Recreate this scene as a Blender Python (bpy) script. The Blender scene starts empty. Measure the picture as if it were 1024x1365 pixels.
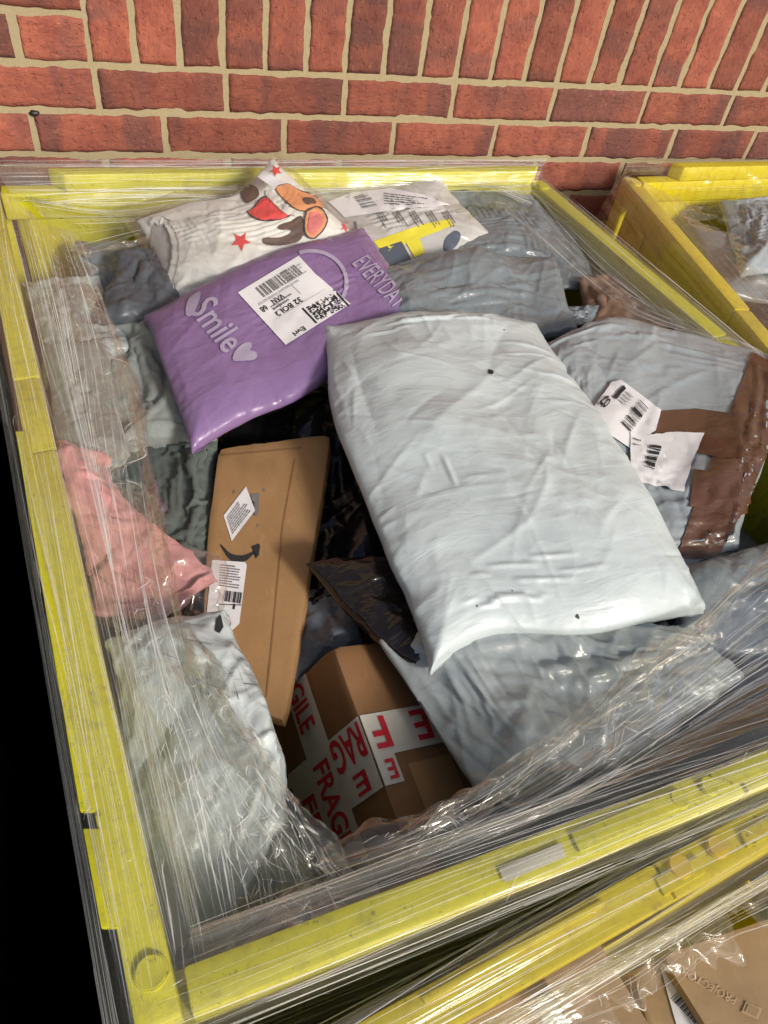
import bpy, bmesh, math, random, time
import numpy as np
from mathutils import Vector, Matrix
from mathutils.bvhtree import BVHTree
T0 = time.time()
scene = bpy.context.scene
col = scene.collection
R_ = math.radians

# ------------------------------------------------------------------ camera
CR = np.array([[0.95108363, -0.28029123, 0.12991055],
               [-0.12543633, -0.73465543, -0.66674368],
               [0.28232189, 0.6178335, -0.73387745]])
CC = np.array([0.02533721, -1.48397516, 1.61195462])
CF = 982.66
cam_d = bpy.data.cameras.new('camera')
cam_d.sensor_fit = 'HORIZONTAL'
cam_d.sensor_width = 36.0
cam_d.lens = CF / 1024 * 36
cam_d.clip_start = 0.02
cam_d.clip_end = 400
cam = bpy.data.objects.new('camera', cam_d)
col.objects.link(cam)
m = Matrix.Identity(4)
for i in range(3):
    m[i][0], m[i][1], m[i][2], m[i][3] = CR[0][i], -CR[1][i], -CR[2][i], CC[i]
cam.matrix_world = m
scene.camera = cam

# ------------------------------------------------------------------ world, sun, exposure
SUN_EL, SUN_AZ = 28.0, 26.0          # azimuth: degrees from the wall's normal towards the right
sd = Vector((math.sin(R_(SUN_AZ)) * math.cos(R_(SUN_EL)), -math.cos(R_(SUN_AZ)) * math.cos(R_(SUN_EL)), math.sin(R_(SUN_EL))))
world = bpy.data.worlds.new('World')
scene.world = world
world.use_nodes = True
wn = world.node_tree
bg = wn.nodes['Background']
sky = wn.nodes.new('ShaderNodeTexSky')
sky.sky_type = 'NISHITA'
sky.sun_disc = False
sky.sun_elevation = R_(SUN_EL)
sky.sun_rotation = math.atan2(sd.x, sd.y)
sky.air_density = 1.0
sky.dust_density = 4.0
sky.ozone_density = 0.6
wn.links.new(sky.outputs[0], bg.inputs[0])
bg.inputs[1].default_value = 0.10
sun_d = bpy.data.lights.new('sun', 'SUN')
sun_d.energy = 2.6
sun_d.angle = R_(9)
sun_d.color = (1.0, 0.96, 0.90)
sun = bpy.data.objects.new('sun', sun_d)
col.objects.link(sun)
sun.rotation_euler = sd.to_track_quat('Z', 'Y').to_euler()
sun.location = (3, -4, 5)
vs = scene.view_settings
vs.view_transform = 'Standard'
vs.look = 'None'
vs.gamma = 1.0
vs.use_curve_mapping = False
vs.exposure = 0.22
cy = scene.cycles
cy.use_denoising = True
cy.max_bounces = 8
cy.diffuse_bounces = 3
cy.glossy_bounces = 3
cy.transmission_bounces = 4
cy.transparent_max_bounces = 20
cy.sample_clamp_indirect = 4.0
cy.sample_clamp_direct = 12.0
cy.caustics_reflective = False
cy.caustics_refractive = False

# ------------------------------------------------------------------ helpers
def ray(x, y):
    d = np.array([(x - 512) / CF, (y - 682.5) / CF, 1.0]) @ CR
    return d
def P(x, y, z):                      # a point of the place, from its direction and its height
    d = ray(x, y)
    return CC + d * ((z - CC[2]) / d[2])
def PP(t):                           # three numbers: direction and height; four: a point of the place itself
    return P(*t) if len(t) == 3 else np.array(t[1:], float)

def tag(o, label=None, cat=None, group=None, kind=None):
    if label: o['label'] = label
    if cat: o['category'] = cat
    if group: o['group'] = group
    if kind: o['kind'] = kind
    return o

def empty(name, loc=(0, 0, 0)):
    o = bpy.data.objects.new(name, None)
    o.location = loc
    o.empty_display_size = 0.05
    col.objects.link(o)
    return o

def put(name, me, mat=None, parent=None):
    o = bpy.data.objects.new(name, me)
    col.objects.link(o)
    if mat is not None and not me.materials:
        me.materials.append(mat)
    if parent is not None:
        o.parent = parent
        bpy.context.view_layer.update() if False else None
        o.matrix_parent_inverse = Matrix.Translation(parent.location).inverted()
    return o

def mesh(name, verts, faces, smooth=True, uvs=None):
    me = bpy.data.meshes.new(name)
    me.from_pydata([tuple(map(float, v)) for v in verts], [], faces)
    if uvs is not None:
        ul = me.uv_layers.new(name='UVMap')
        li = np.empty(len(me.loops), dtype=np.int64)
        me.loops.foreach_get('vertex_index', li)
        ul.data.foreach_set('uv', np.asarray(uvs, dtype=np.float32)[li].ravel())
    if smooth:
        me.polygons.foreach_set('use_smooth', [True] * len(me.polygons))
    me.update()
    return me

def bm_mesh(name, bm, smooth=False, angle=None):
    me = bpy.data.meshes.new(name)
    bmesh.ops.recalc_face_normals(bm, faces=bm.faces[:])
    bm.to_mesh(me)
    bm.free()
    if smooth:
        me.polygons.foreach_set('use_smooth', [True] * len(me.polygons))
        if angle:
            try: me.set_sharp_from_angle(angle=angle)
            except Exception: pass
    return me

def hexa(bm, lo, hi):                # solid from two 4-point rings
    a = [bm.verts.new(tuple(map(float, p))) for p in lo]
    b = [bm.verts.new(tuple(map(float, p))) for p in hi]
    fs = [bm.faces.new(a[::-1]), bm.faces.new(b)]
    for i in range(4):
        fs.append(bm.faces.new((a[i], a[(i + 1) % 4], b[(i + 1) % 4], b[i])))
    return fs

def solid(name, lo, hi, mat, parent, bev=0.003, seg=2):
    bm = bmesh.new()
    hexa(bm, lo, hi)
    bmesh.ops.recalc_face_normals(bm, faces=bm.faces[:])
    if bev:
        bmesh.ops.bevel(bm, geom=bm.edges[:], offset=bev, segments=seg, profile=0.6, affect='EDGES', clamp_overlap=True)
    me = bm_mesh(name, bm, smooth=True, angle=R_(40))
    return put(name, me, mat, parent)

class Noise:                         # smooth random field made of waves
    def __init__(s, seed, dim=2, n=24, lo=1.0, hi=4.0):
        r = np.random.RandomState(seed)
        k = r.normal(size=(n, dim)); k /= np.linalg.norm(k, axis=1)[:, None]
        mag = np.exp(r.uniform(np.log(lo), np.log(hi), n))
        s.k = k * mag[:, None] * 2 * np.pi; s.ph = r.uniform(0, 6.28, n)
        s.a = (mag / lo) ** -0.6; s.a /= np.sqrt((s.a ** 2).sum() / 2)
    def __call__(s, *c):
        c = np.stack(c, -1)
        return np.einsum('...n,n->...', np.sin(c @ s.k.T + s.ph), s.a)

# ------------------------------------------------------------------ materials
def newmat(name):
    mt = bpy.data.materials.new(name)
    mt.use_nodes = True
    nt = mt.node_tree
    return mt, nt, nt.nodes['Principled BSDF']

def N(nt, kind, **kw):
    n = nt.nodes.new(kind)
    for k, v in kw.items():
        if k.startswith('i_'):
            key = k[2:].replace('_', ' ')
            n.inputs[key].default_value = v
        else:
            setattr(n, k, v)
    return n

def noise(nt, vec, scale, detail=3.0, rough=0.55, dist=0.0, typ='FBM'):
    n = N(nt, 'ShaderNodeTexNoise')
    n.noise_type = typ
    n.inputs['Scale'].default_value = scale
    n.inputs['Detail'].default_value = detail
    n.inputs['Roughness'].default_value = rough
    n.inputs['Distortion'].default_value = dist
    if vec is not None: nt.links.new(vec, n.inputs['Vector'])
    return n.outputs[0]

def mapping(nt, vec, scale=(1, 1, 1), rot=(0, 0, 0)):
    mp = N(nt, 'ShaderNodeMapping')
    mp.inputs['Scale'].default_value = scale
    mp.inputs['Rotation'].default_value = rot
    nt.links.new(vec, mp.inputs['Vector'])
    return mp.outputs[0]

def ramp(nt, fac, stops):
    r = N(nt, 'ShaderNodeValToRGB')
    el = r.color_ramp.elements
    while len(el) < len(stops): el.new(0.5)
    for e, (p, c) in zip(el, stops):
        e.position = p
        e.color = c if len(c) == 4 else (*c, 1)
    nt.links.new(fac, r.inputs[0])
    return r.outputs[0]

def mixc(nt, fac, a, b, blend='MIX'):
    n = N(nt, 'ShaderNodeMix', data_type='RGBA', blend_type=blend)
    for s, v in ((n.inputs['Factor'], fac), (n.inputs['A'] if False else n.inputs[6], a), (n.inputs[7], b)):
        if hasattr(v, 'links') or isinstance(v, bpy.types.NodeSocket): nt.links.new(v, s)
        elif isinstance(v, (int, float)): s.default_value = v
        else: s.default_value = (*v, 1) if len(v) == 3 else v
    return n.outputs[2]

def math_(nt, op, a, b=None, c=None):
    n = N(nt, 'ShaderNodeMath', operation=op)
    for i, v in enumerate((a, b, c)):
        if v is None: continue
        if isinstance(v, (int, float)): n.inputs[i].default_value = v
        else: nt.links.new(v, n.inputs[i])
    return n.outputs[0]

def bump(nt, h, strength, dist, prev=None):
    b = N(nt, 'ShaderNodeBump')
    b.inputs['Strength'].default_value = strength
    b.inputs['Distance'].default_value = dist
    nt.links.new(h, b.inputs['Height'])
    if prev is not None: nt.links.new(prev, b.inputs['Normal'])
    return b.outputs[0]

def objco(nt): return N(nt, 'ShaderNodeTexCoord').outputs['Object']
def uvco(nt): return N(nt, 'ShaderNodeTexCoord').outputs['UV']

def poly_mat(name, c, rough=0.38, crease=1.0, dirt=0.12, fine=1.0, trans=0.0, coat=0.0):
    """thin polythene: creased, slightly glossy film"""
    mt, nt, b = newmat(name)
    uv = uvco(nt)
    n1 = noise(nt, uv, 9, 4, 0.6, 0.4)
    base = mixc(nt, ramp(nt, n1, [(0.35, (0, 0, 0)), (0.7, (1, 1, 1))]), c, tuple(x * (1 - dirt) for x in c))
    sc = noise(nt, mapping(nt, uv, (1, 1, 1), (0, 0, 0.6)), 45, 5, 0.7, 1.5)
    base = mixc(nt, ramp(nt, sc, [(0.66, (0, 0, 0)), (0.74, (0.35, 0.35, 0.35))]), base, tuple(x * 0.7 for x in c))
    nt.links.new(base, b.inputs['Base Color'])
    rr = ramp(nt, noise(nt, uv, 22, 3), [(0.3, (rough - 0.1,) * 3), (0.75, (rough + 0.14,) * 3)])
    nt.links.new(rr, b.inputs['Roughness'])
    wob = N(nt, 'ShaderNodeTexNoise'); wob.inputs['Scale'].default_value = 14; wob.inputs['Detail'].default_value = 3
    nt.links.new(uv, wob.inputs['Vector'])
    wv = N(nt, 'ShaderNodeVectorMath', operation='MULTIPLY_ADD')
    nt.links.new(wob.outputs['Color'], wv.inputs[0]); wv.inputs[1].default_value = (0.05, 0.05, 0.0); nt.links.new(uv, wv.inputs[2])
    def cracks(scale, mp):
        vo = N(nt, 'ShaderNodeTexVoronoi', feature='F1')
        vo.inputs['Scale'].default_value = scale
        nt.links.new(mapping(nt, wv.outputs[0], *mp), vo.inputs['Vector'])
        return vo.outputs['Distance']
    v1 = cracks(26, ((1.0, 0.5, 1), (0, 0, 0.5)))
    v2 = cracks(60, ((0.45, 1.0, 1), (0, 0, -0.4)))
    r2 = noise(nt, mapping(nt, uv, (0.4, 1.0, 1), (0, 0, -0.5)), 34, 3, 0.55, 1.0)
    r3 = noise(nt, mapping(nt, uv, (0.5, 1.0, 1), (0, 0, 0.9)), 150, 2, 0.5, 0.6)
    patch = ramp(nt, noise(nt, uv, 7, 2), [(0.38, (0.1, 0.1, 0.1)), (0.62, (1, 1, 1))])
    nn = bump(nt, math_(nt, 'MULTIPLY', v1, patch), 0.55 * crease, 0.0042)
    nn = bump(nt, math_(nt, 'MULTIPLY', v2, patch), 0.5 * crease, 0.0022, nn)
    nn = bump(nt, r2, 0.35 * crease, 0.005, nn)
    nn = bump(nt, r3, 0.2 * fine, 0.0010, nn)
    nt.links.new(nn, b.inputs['Normal'])
    b.inputs['IOR'].default_value = 1.5
    if coat: b.inputs['Coat Weight'].default_value = coat
    return mt

def plain(name, c, rough=0.5, var=0.0, scale=40, bumps=0.0):
    mt, nt, b = newmat(name)
    if var or bumps:
        oc = objco(nt)
        n1 = noise(nt, oc, scale, 4, 0.6)
        nt.links.new(mixc(nt, n1, tuple(x * (1 - var) for x in c), tuple(min(1, x * (1 + var)) for x in c)), b.inputs['Base Color'])
        if bumps: nt.links.new(bump(nt, n1, bumps, 0.002), b.inputs['Normal'])
    else:
        b.inputs['Base Color'].default_value = (*c, 1)
    b.inputs['Roughness'].default_value = rough
    return mt

def box_plastic(name, c, dark):
    mt, nt, b = newmat(name)
    oc = objco(nt)
    n1 = noise(nt, oc, 7, 4, 0.6)
    cc = mixc(nt, n1, c, tuple(x * 0.82 for x in c))
    st = noise(nt, mapping(nt, oc, (6, 6, 1)), 14, 5, 0.65, 0.5)
    cc = mixc(nt, ramp(nt, st, [(0.50, (0, 0, 0)), (0.70, (0.7, 0.7, 0.7))]), cc, dark)
    sp = noise(nt, oc, 120, 3, 0.7)
    cc = mixc(nt, ramp(nt, sp, [(0.63, (0, 0, 0)), (0.70, (0.6, 0.6, 0.6))]), cc, (0.10, 0.075, 0.03))
    gr = noise(nt, oc, 16, 6, 0.75, 1.0)
    cc = mixc(nt, ramp(nt, gr, [(0.55, (0, 0, 0)), (0.72, (0.55, 0.55, 0.55))]), cc, (0.22, 0.19, 0.05))
    nt.links.new(cc, b.inputs['Base Color'])
    b.inputs['Roughness'].default_value = 0.42
    nt.links.new(bump(nt, noise(nt, oc, 90, 4, 0.6), 0.25, 0.0015), b.inputs['Normal'])
    b.inputs['Subsurface Weight'].default_value = 0.0
    return mt

def card_mat(name, c):
    mt, nt, b = newmat(name)
    oc = objco(nt)
    f = noise(nt, mapping(nt, oc, (1, 1, 1)), 230, 4, 0.7)
    g = noise(nt, oc, 9, 4, 0.6)
    cc = mixc(nt, f, tuple(x * 0.84 for x in c), tuple(x * 1.12 for x in c))
    cc = mixc(nt, ramp(nt, g, [(0.42, (0, 0, 0)), (0.75, (0.7, 0.7, 0.7))]), cc, tuple(x * 0.66 for x in c))
    sc = noise(nt, mapping(nt, oc, (1, 0.25, 1), (0, 0, 0.4)), 60, 5, 0.7, 0.6)
    cc = mixc(nt, ramp(nt, sc, [(0.60, (0, 0, 0)), (0.70, (0.45, 0.45, 0.45))]), cc, tuple(min(1, x * 1.45) for x in c))
    nt.links.new(cc, b.inputs['Base Color'])
    b.inputs['Roughness'].default_value = 0.72
    h = noise(nt, oc, 26, 3, 0.5)
    nt.links.new(bump(nt, f, 0.12, 0.0008, bump(nt, h, 0.25, 0.004)), b.inputs['Normal'])
    return mt

def cloth_mat(name, c, scale=900, rough=0.85):
    mt, nt, b = newmat(name)
    uv = uvco(nt)
    w = noise(nt, uv, scale, 2, 0.6)
    g = noise(nt, uv, 14, 4, 0.6)
    cc = mixc(nt, g, tuple(x * 0.86 for x in c), c)
    nt.links.new(cc, b.inputs['Base Color'])
    b.inputs['Roughness'].default_value = rough
    b.inputs['Sheen Weight'].default_value = 0.15
    h2 = noise(nt, mapping(nt, uv, (1, 0.5, 1)), 45, 3, 0.55, 0.8)
    nt.links.new(bump(nt, w, 0.25, 0.0006, bump(nt, h2, 0.5, 0.004)), b.inputs['Normal'])
    return mt

def film_mat(name, lines=1.0, crink=1.0, haze=0.02, refl=0.05, tint=(0.97, 0.97, 0.95), gain=0.32):
    """clear stretch film: see-through with bright creases; uv in metres, x along the stretch"""
    mt = bpy.data.materials.new(name)
    mt.use_nodes = True
    nt = mt.node_tree
    nt.nodes.clear()
    out = N(nt, 'ShaderNodeOutputMaterial')
    uv = uvco(nt)
    att = N(nt, 'ShaderNodeAttribute', attribute_name='crumple').outputs['Fac']
    s1 = noise(nt, mapping(nt, uv, (0.014, 1, 1)), 150, 2.5, 0.7)
    c2 = noise(nt, mapping(nt, uv, (0.55, 1, 1), (0, 0, 0.5)), 70, 2.5, 0.65, 1.0)
    inv = math_(nt, 'SUBTRACT', 1.15, att)
    cf = math_(nt, 'ADD', att, 0.10)
    h = math_(nt, 'MULTIPLY', math_(nt, 'MULTIPLY', s1, inv), 0.0016 * lines)
    h = math_(nt, 'ADD', h, math_(nt, 'MULTIPLY', math_(nt, 'MULTIPLY', c2, cf), 0.0013 * crink))
    bp = N(nt, 'ShaderNodeBump')
    bp.inputs['Strength'].default_value = 1.0
    bp.inputs['Distance'].default_value = 1.0
    nt.links.new(h, bp.inputs['Height'])
    gl = N(nt, 'ShaderNodeBsdfGlossy')
    gl.inputs['Roughness'].default_value = 0.09
    gl.inputs['Color'].default_value = (1, 1, 1, 1)
    nt.links.new(bp.outputs[0], gl.inputs['Normal'])
    tr = N(nt, 'ShaderNodeBsdfTransparent')
    tr.inputs['Color'].default_value = (*tint, 1)
    df = N(nt, 'ShaderNodeBsdfTranslucent')
    df.inputs['Color'].default_value = (0.85, 0.85, 0.85, 1)
    df2 = N(nt, 'ShaderNodeBsdfDiffuse')
    df2.inputs['Color'].default_value = (0.85, 0.85, 0.85, 1)
    dfa = N(nt, 'ShaderNodeMixShader')
    dfa.inputs[0].default_value = 0.6
    nt.links.new(df.outputs[0], dfa.inputs[1]); nt.links.new(df2.outputs[0], dfa.inputs[2])
    df = dfa
    fr = N(nt, 'ShaderNodeFresnel')
    fr.inputs['IOR'].default_value = 1.45
    fac = math_(nt, 'MINIMUM', math_(nt, 'ADD', math_(nt, 'MULTIPLY', fr.outputs[0], gain), refl * 0.4), 0.20)
    hz = N(nt, 'ShaderNodeValue'); hz.outputs[0].default_value = haze; hz = hz.outputs[0]
    m1 = N(nt, 'ShaderNodeMixShader')
    nt.links.new(hz, m1.inputs[0]); nt.links.new(tr.outputs[0], m1.inputs[1]); nt.links.new(df.outputs[0], m1.inputs[2])
    m2 = N(nt, 'ShaderNodeMixShader')
    nt.links.new(fac, m2.inputs[0]); nt.links.new(m1.outputs[0], m2.inputs[1]); nt.links.new(gl.outputs[0], m2.inputs[2])
    nt.links.new(m2.outputs[0], out.inputs[0])
    return mt

def brick_mat():
    mt, nt, b = newmat('brick_clay')
    oc = objco(nt)
    inf = N(nt, 'ShaderNodeObjectInfo')
    rnd = inf.outputs['Random']
    off = N(nt, 'ShaderNodeVectorMath', operation='ADD')
    cmb = N(nt, 'ShaderNodeCombineXYZ')
    for k, mul in zip('XYZ', (37.0, 91.0, 53.0)):
        nt.links.new(math_(nt, 'MULTIPLY', rnd, mul), cmb.inputs[k])
    nt.links.new(oc, off.inputs[0]); nt.links.new(cmb.outputs[0], off.inputs[1])
    v = off.outputs[0]
    fine = noise(nt, mapping(nt, v, (0.6, 1, 1)), 150, 5, 0.75)
    mid = noise(nt, v, 24, 4, 0.6, 0.6)
    c = mixc(nt, ramp(nt, mid, [(0.3, (0, 0, 0)), (0.72, (1, 1, 1))]), (0.215, 0.046, 0.027), (0.345, 0.092, 0.047))
    # dark kiss marks from the kiln, a band across the brick
    band = noise(nt, mapping(nt, v, (1.0, 0.2, 0.30), (0, 0.35, 0)), 9.5, 2.0, 0.5, 0.5)
    bandm = ramp(nt, band, [(0.46, (0, 0, 0)), (0.60, (0.75, 0.75, 0.75))])
    c = mixc(nt, bandm, c, (0.13, 0.048, 0.040))
    c = mixc(nt, ramp(nt, fine, [(0.54, (0, 0, 0)), (0.68, (0.75, 0.75, 0.75))]), c, (0.09, 0.034, 0.03))
    c = mixc(nt, ramp(nt, fine, [(0.30, (0.6, 0.6, 0.6)), (0.42, (0, 0, 0))]), c, (0.48, 0.17, 0.085))
    hs = N(nt, 'ShaderNodeHueSaturation')
    hs.inputs['Saturation'].default_value = 0.95
    nt.links.new(math_(nt, 'ADD', math_(nt, 'MULTIPLY', rnd, 0.50), 0.74), hs.inputs['Value'])
    nt.links.new(c, hs.inputs['Color'])
    nt.links.new(hs.outputs[0], b.inputs['Base Color'])
    b.inputs['Roughness'].default_value = 0.85
    drag = noise(nt, mapping(nt, v, (0.3, 1, 1)), 190, 4, 0.65, 0.8)
    pit = noise(nt, v, 95, 3, 0.6)
    nn = bump(nt, drag, 0.8, 0.0028)
    nn = bump(nt, ramp(nt, pit, [(0.30, (0, 0, 0)), (0.44, (1, 1, 1))]), 0.6, 0.0025, nn)
    nt.links.new(nn, b.inputs['Normal'])
    return mt

def mortar_mat():
    mt, nt, b = newmat('mortar')
    oc = objco(nt)
    g = noise(nt, oc, 420, 4, 0.75)
    l = noise(nt, oc, 11, 4, 0.6)
    c = mixc(nt, g, (0.25, 0.20, 0.112), (0.47, 0.39, 0.235))
    c = mixc(nt, ramp(nt, l, [(0.4, (0, 0, 0)), (0.75, (0.5, 0.5, 0.5))]), c, (0.40, 0.33, 0.205))
    nt.links.new(c, b.inputs['Base Color'])
    b.inputs['Roughness'].default_value = 0.95
    nt.links.new(bump(nt, g, 0.7, 0.0016, bump(nt, noise(nt, oc, 60, 3), 0.4, 0.003)), b.inputs['Normal'])
    return mt

M = {}
M['brick'] = brick_mat()
M['mortar'] = mortar_mat()
M['lemon'] = box_plastic('lemon_plastic', (0.62, 0.585, 0.02), (0.42, 0.37, 0.04))
M['golden'] = box_plastic('golden_plastic', (0.74, 0.61, 0.008), (0.50, 0.35, 0.02))
M['gap_shade'] = plain('gap_shade_black', (0.003, 0.003, 0.003), 0.95)  # glossless near-black: the gap's deep shade put into the colour
M['gap_shade'].node_tree.nodes['Principled BSDF'].inputs['Specular IOR Level'].default_value = 0.0
M['white'] = poly_mat('white_polythene', (0.535, 0.60, 0.62), 0.36, 0.9)
M['purple'] = poly_mat('purple_polythene', (0.222, 0.138, 0.295), 0.34, 1.2, 0.10)
M["purple_in"] = plain("pale_print", (0.36, 0.31, 0.43), 0.45)
M['grey'] = poly_mat('grey_polythene', (0.175, 0.202, 0.220), 0.29, 1.0)
M['grey_b'] = poly_mat('blue_grey_polythene', (0.30, 0.335, 0.36), 0.22, 1.3)
M['grey_l'] = poly_mat('light_grey_polythene', (0.33, 0.365, 0.37), 0.28, 1.3)
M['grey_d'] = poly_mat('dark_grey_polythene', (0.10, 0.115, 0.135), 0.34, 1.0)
M['pale'] = poly_mat('off_white_polythene', (0.50, 0.55, 0.555), 0.3, 1.2)
M['navy'] = poly_mat('slate_polythene', (0.075, 0.085, 0.10), 0.42, 0.8)
M['olive'] = poly_mat('olive_polythene', (0.20, 0.20, 0.05), 0.3, 1.2)
M['black'] = poly_mat('black_polythene', (0.008, 0.008, 0.009), 0.22, 1.6, 0.0)
M['umber'] = poly_mat('umber_polythene', (0.014, 0.010, 0.009), 0.12, 2.6, 0.0)
M['kraft'] = card_mat('kraft_card', (0.335, 0.188, 0.078))
M['kraft_b'] = card_mat('brown_card', (0.235, 0.118, 0.048))
M['kraft_p'] = card_mat('pale_card', (0.34, 0.225, 0.118))
M['brownbag'] = poly_mat('brown_paper', (0.24, 0.15, 0.10), 0.6, 1.3)
M['pink'] = cloth_mat('pink_fabric', (0.58, 0.27, 0.265), 700)
M['teal'] = cloth_mat('grey_green_muslin', (0.085, 0.105, 0.095), 500)
M['sage'] = cloth_mat('pale_sage_cloth', (0.25, 0.28, 0.27), 900)
M['shirt'] = cloth_mat('white_jersey', (0.74, 0.73, 0.69), 1200)
M['shirt_shade'] = cloth_mat('white_jersey_shaded', (0.42, 0.41, 0.40), 1200)  # white jersey greyed: shade inside the neck put into its colour
M['paper'] = plain('label_paper', (0.68, 0.67, 0.69), 0.5, 0.07, 30, 0.25)
M['ink'] = plain('black_ink', (0.02, 0.02, 0.022), 0.6)
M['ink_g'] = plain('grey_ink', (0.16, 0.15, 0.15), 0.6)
M['ink_l'] = plain('pale_grey_ink', (0.40, 0.39, 0.40), 0.6)
M['red'] = plain('red_ink', (0.55, 0.018, 0.03), 0.5, 0.1)
M['star'] = plain('star_red_ink', (0.72, 0.06, 0.06), 0.7)
M['orange'] = plain('orange_ink', (0.66, 0.27, 0.11), 0.7, 0.12, 60)
M['brown_i'] = plain('brown_ink', (0.10, 0.055, 0.04), 0.7, 0.2, 60)
M['earpink'] = plain('pink_ink', (0.62, 0.17, 0.16), 0.7)
M['fur'] = plain('fur_ink', (0.62, 0.60, 0.56), 0.7, 0.1, 90)
M['tape_w'] = plain('white_tape', (0.62, 0.59, 0.52), 0.35, 0.08, 60, 0.2)
M['tape_b'] = poly_mat('brown_tape', (0.105, 0.048, 0.028), 0.22, 1.3, 0.15)
M['tape_c'] = plain('clear_tape', (0.36, 0.21, 0.10), 0.2, 0.1, 20, 0.2)
M['yellow_i'] = plain('yellow_ink', (0.66, 0.58, 0.05), 0.4)
M['slate_i'] = plain('slate_ink', (0.075, 0.09, 0.12), 0.4)
M['greybag_print'] = poly_mat('printed_polythene', (0.47, 0.46, 0.44), 0.3, 1.0)
M['film'] = film_mat('stretch_film')
M['film_out'] = film_mat('stretch_film_pulled_tight', 1.2, 0.6, 0.085)
def strand_mat(name, op):  # translucent white for ribbons that stand in for highlights on the film
    mt = bpy.data.materials.new(name); mt.use_nodes = True
    nt = mt.node_tree; b = nt.nodes['Principled BSDF']
    b.inputs['Base Color'].default_value = (0.86, 0.86, 0.85, 1); b.inputs['Roughness'].default_value = 0.18
    tr = N(nt, 'ShaderNodeBsdfTransparent'); mx = N(nt, 'ShaderNodeMixShader'); mx.inputs[0].default_value = op
    nt.links.new(tr.outputs[0], mx.inputs[1]); nt.links.new(b.outputs[0], mx.inputs[2])
    nt.links.new(mx.outputs[0], nt.nodes['Material Output'].inputs[0])
    return mt
M['strand_a'] = strand_mat('glint_and_zip_white', 0.48)
M['strand_b'] = strand_mat('film_glint_thin', 0.26)
M['clear'] = film_mat('clear_bag_film', 0.10, 0.8, 0.03, 0.03, (0.97, 0.965, 0.955), 0.7)
M['rubber'] = plain('black_rubber', (0.012, 0.012, 0.012), 0.5)
M['note'] = plain('faded_note', (0.50, 0.48, 0.40), 0.7, 0.1)
M['rust'] = plain('orange_stain_plastic', (0.60, 0.42, 0.02), 0.5, 0.2)
M['handpaper'] = plain('pale_green_label', (0.52, 0.54, 0.46), 0.6)

# ------------------------------------------------------------------ setting: ground and wall
def ground_mat():
    mt, nt, b = newmat('asphalt')
    oc = objco(nt)
    g = noise(nt, oc, 160, 4, 0.7)
    nt.links.new(mixc(nt, g, (0.018, 0.018, 0.018), (0.055, 0.055, 0.054)), b.inputs['Base Color'])
    b.inputs['Roughness'].default_value = 0.9
    nt.links.new(bump(nt, g, 0.6, 0.006), b.inputs['Normal'])
    return mt
g = put('ground', mesh('ground', [(-200, -200, 0), (200, -200, 0), (200, 200, 0), (-200, 200, 0)], [(0, 1, 2, 3)], False), ground_mat())
tag(g, kind='structure')

wall = empty('brick_wall', (0.6, 0.0, 0))
tag(wall, 'red brick wall with a course of upright bricks and sandy mortar', 'wall')
bm = bmesh.new()
hexa(bm, [(-3.5, 0.0013, 0), (5, 0.0013, 0), (5, 0.25, 0), (-3.5, 0.25, 0)], [(-3.5, 0.0013, 3.0), (5, 0.0013, 3.0), (5, 0.25, 3.0), (-3.5, 0.25, 3.0)])
put('mortar', bm_mesh('mortar', bm), M['mortar'], wall)

def brick_mesh(seed, L=0.2138, H=0.0638, D=0.03):
    nx, nz = 30, 10
    n1 = Noise(seed, 2, 30, 8, 60); n2 = Noise(seed + 500, 2, 20, 4, 30)
    ne = Noise(seed + 900, 1, 20, 6, 90)
    xs = np.linspace(-L / 2, L / 2, nx + 1); zs = np.linspace(-H / 2, H / 2, nz + 1)
    X, Z = np.meshgrid(xs, zs, indexing='ij')
    Y = -0.0008 + n1(X, Z) * 0.00045 + n2(X, Z) * 0.0005
    # ragged arrises
    ex = ne(zs) * 0.0007; ez = ne(xs + 9) * 0.0009
    X = X + np.where(np.arange(nx + 1)[:, None] == 0, ex[None, :], 0) + np.where(np.arange(nx + 1)[:, None] == nx, -ne(zs + 3)[None, :] * 0.0007, 0)
    Z = Z + np.where(np.arange(nz + 1)[None, :] == 0, ez[:, None], 0) + np.where(np.arange(nz + 1)[None, :] == nz, ne(xs + 5)[:, None] * 0.0009, 0)
    edge = np.minimum(np.minimum(np.arange(nx + 1), nx - np.arange(nx + 1))[:, None], np.minimum(np.arange(nz + 1), nz - np.arange(nz + 1))[None, :])
    Y = Y + np.where(edge == 0, 0.0014, 0)
    vs_ = [(X[i, j], Y[i, j], Z[i, j]) for i in range(nx + 1) for j in range(nz + 1)]
    idx = lambda i, j: i * (nz + 1) + j
    fs = [(idx(i, j), idx(i + 1, j), idx(i + 1, j + 1), idx(i, j + 1)) for i in range(nx) for j in range(nz)]
    loop = [idx(i, 0) for i in range(nx + 1)] + [idx(nx, j) for j in range(1, nz + 1)] + [idx(i, nz) for i in range(nx - 1, -1, -1)] + [idx(0, j) for j in range(nz - 1, 0, -1)]
    o = len(vs_)
    vs_ += [(vs_[k][0], D, vs_[k][2]) for k in loop]
    n = len(loop)
    fs += [(loop[a], o + a, o + (a + 1) % n, loop[(a + 1) % n]) for a in range(n)]
    return mesh('brick', vs_, fs)
BR = [brick_mesh(s) for s in range(8)]
for b_ in BR: b_.materials.append(M['brick'])
HALF = [brick_mesh(40 + s, 0.100) for s in range(3)]
for b_ in HALF: b_.materials.append(M['brick'])
rb = random.Random(5)
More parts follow.
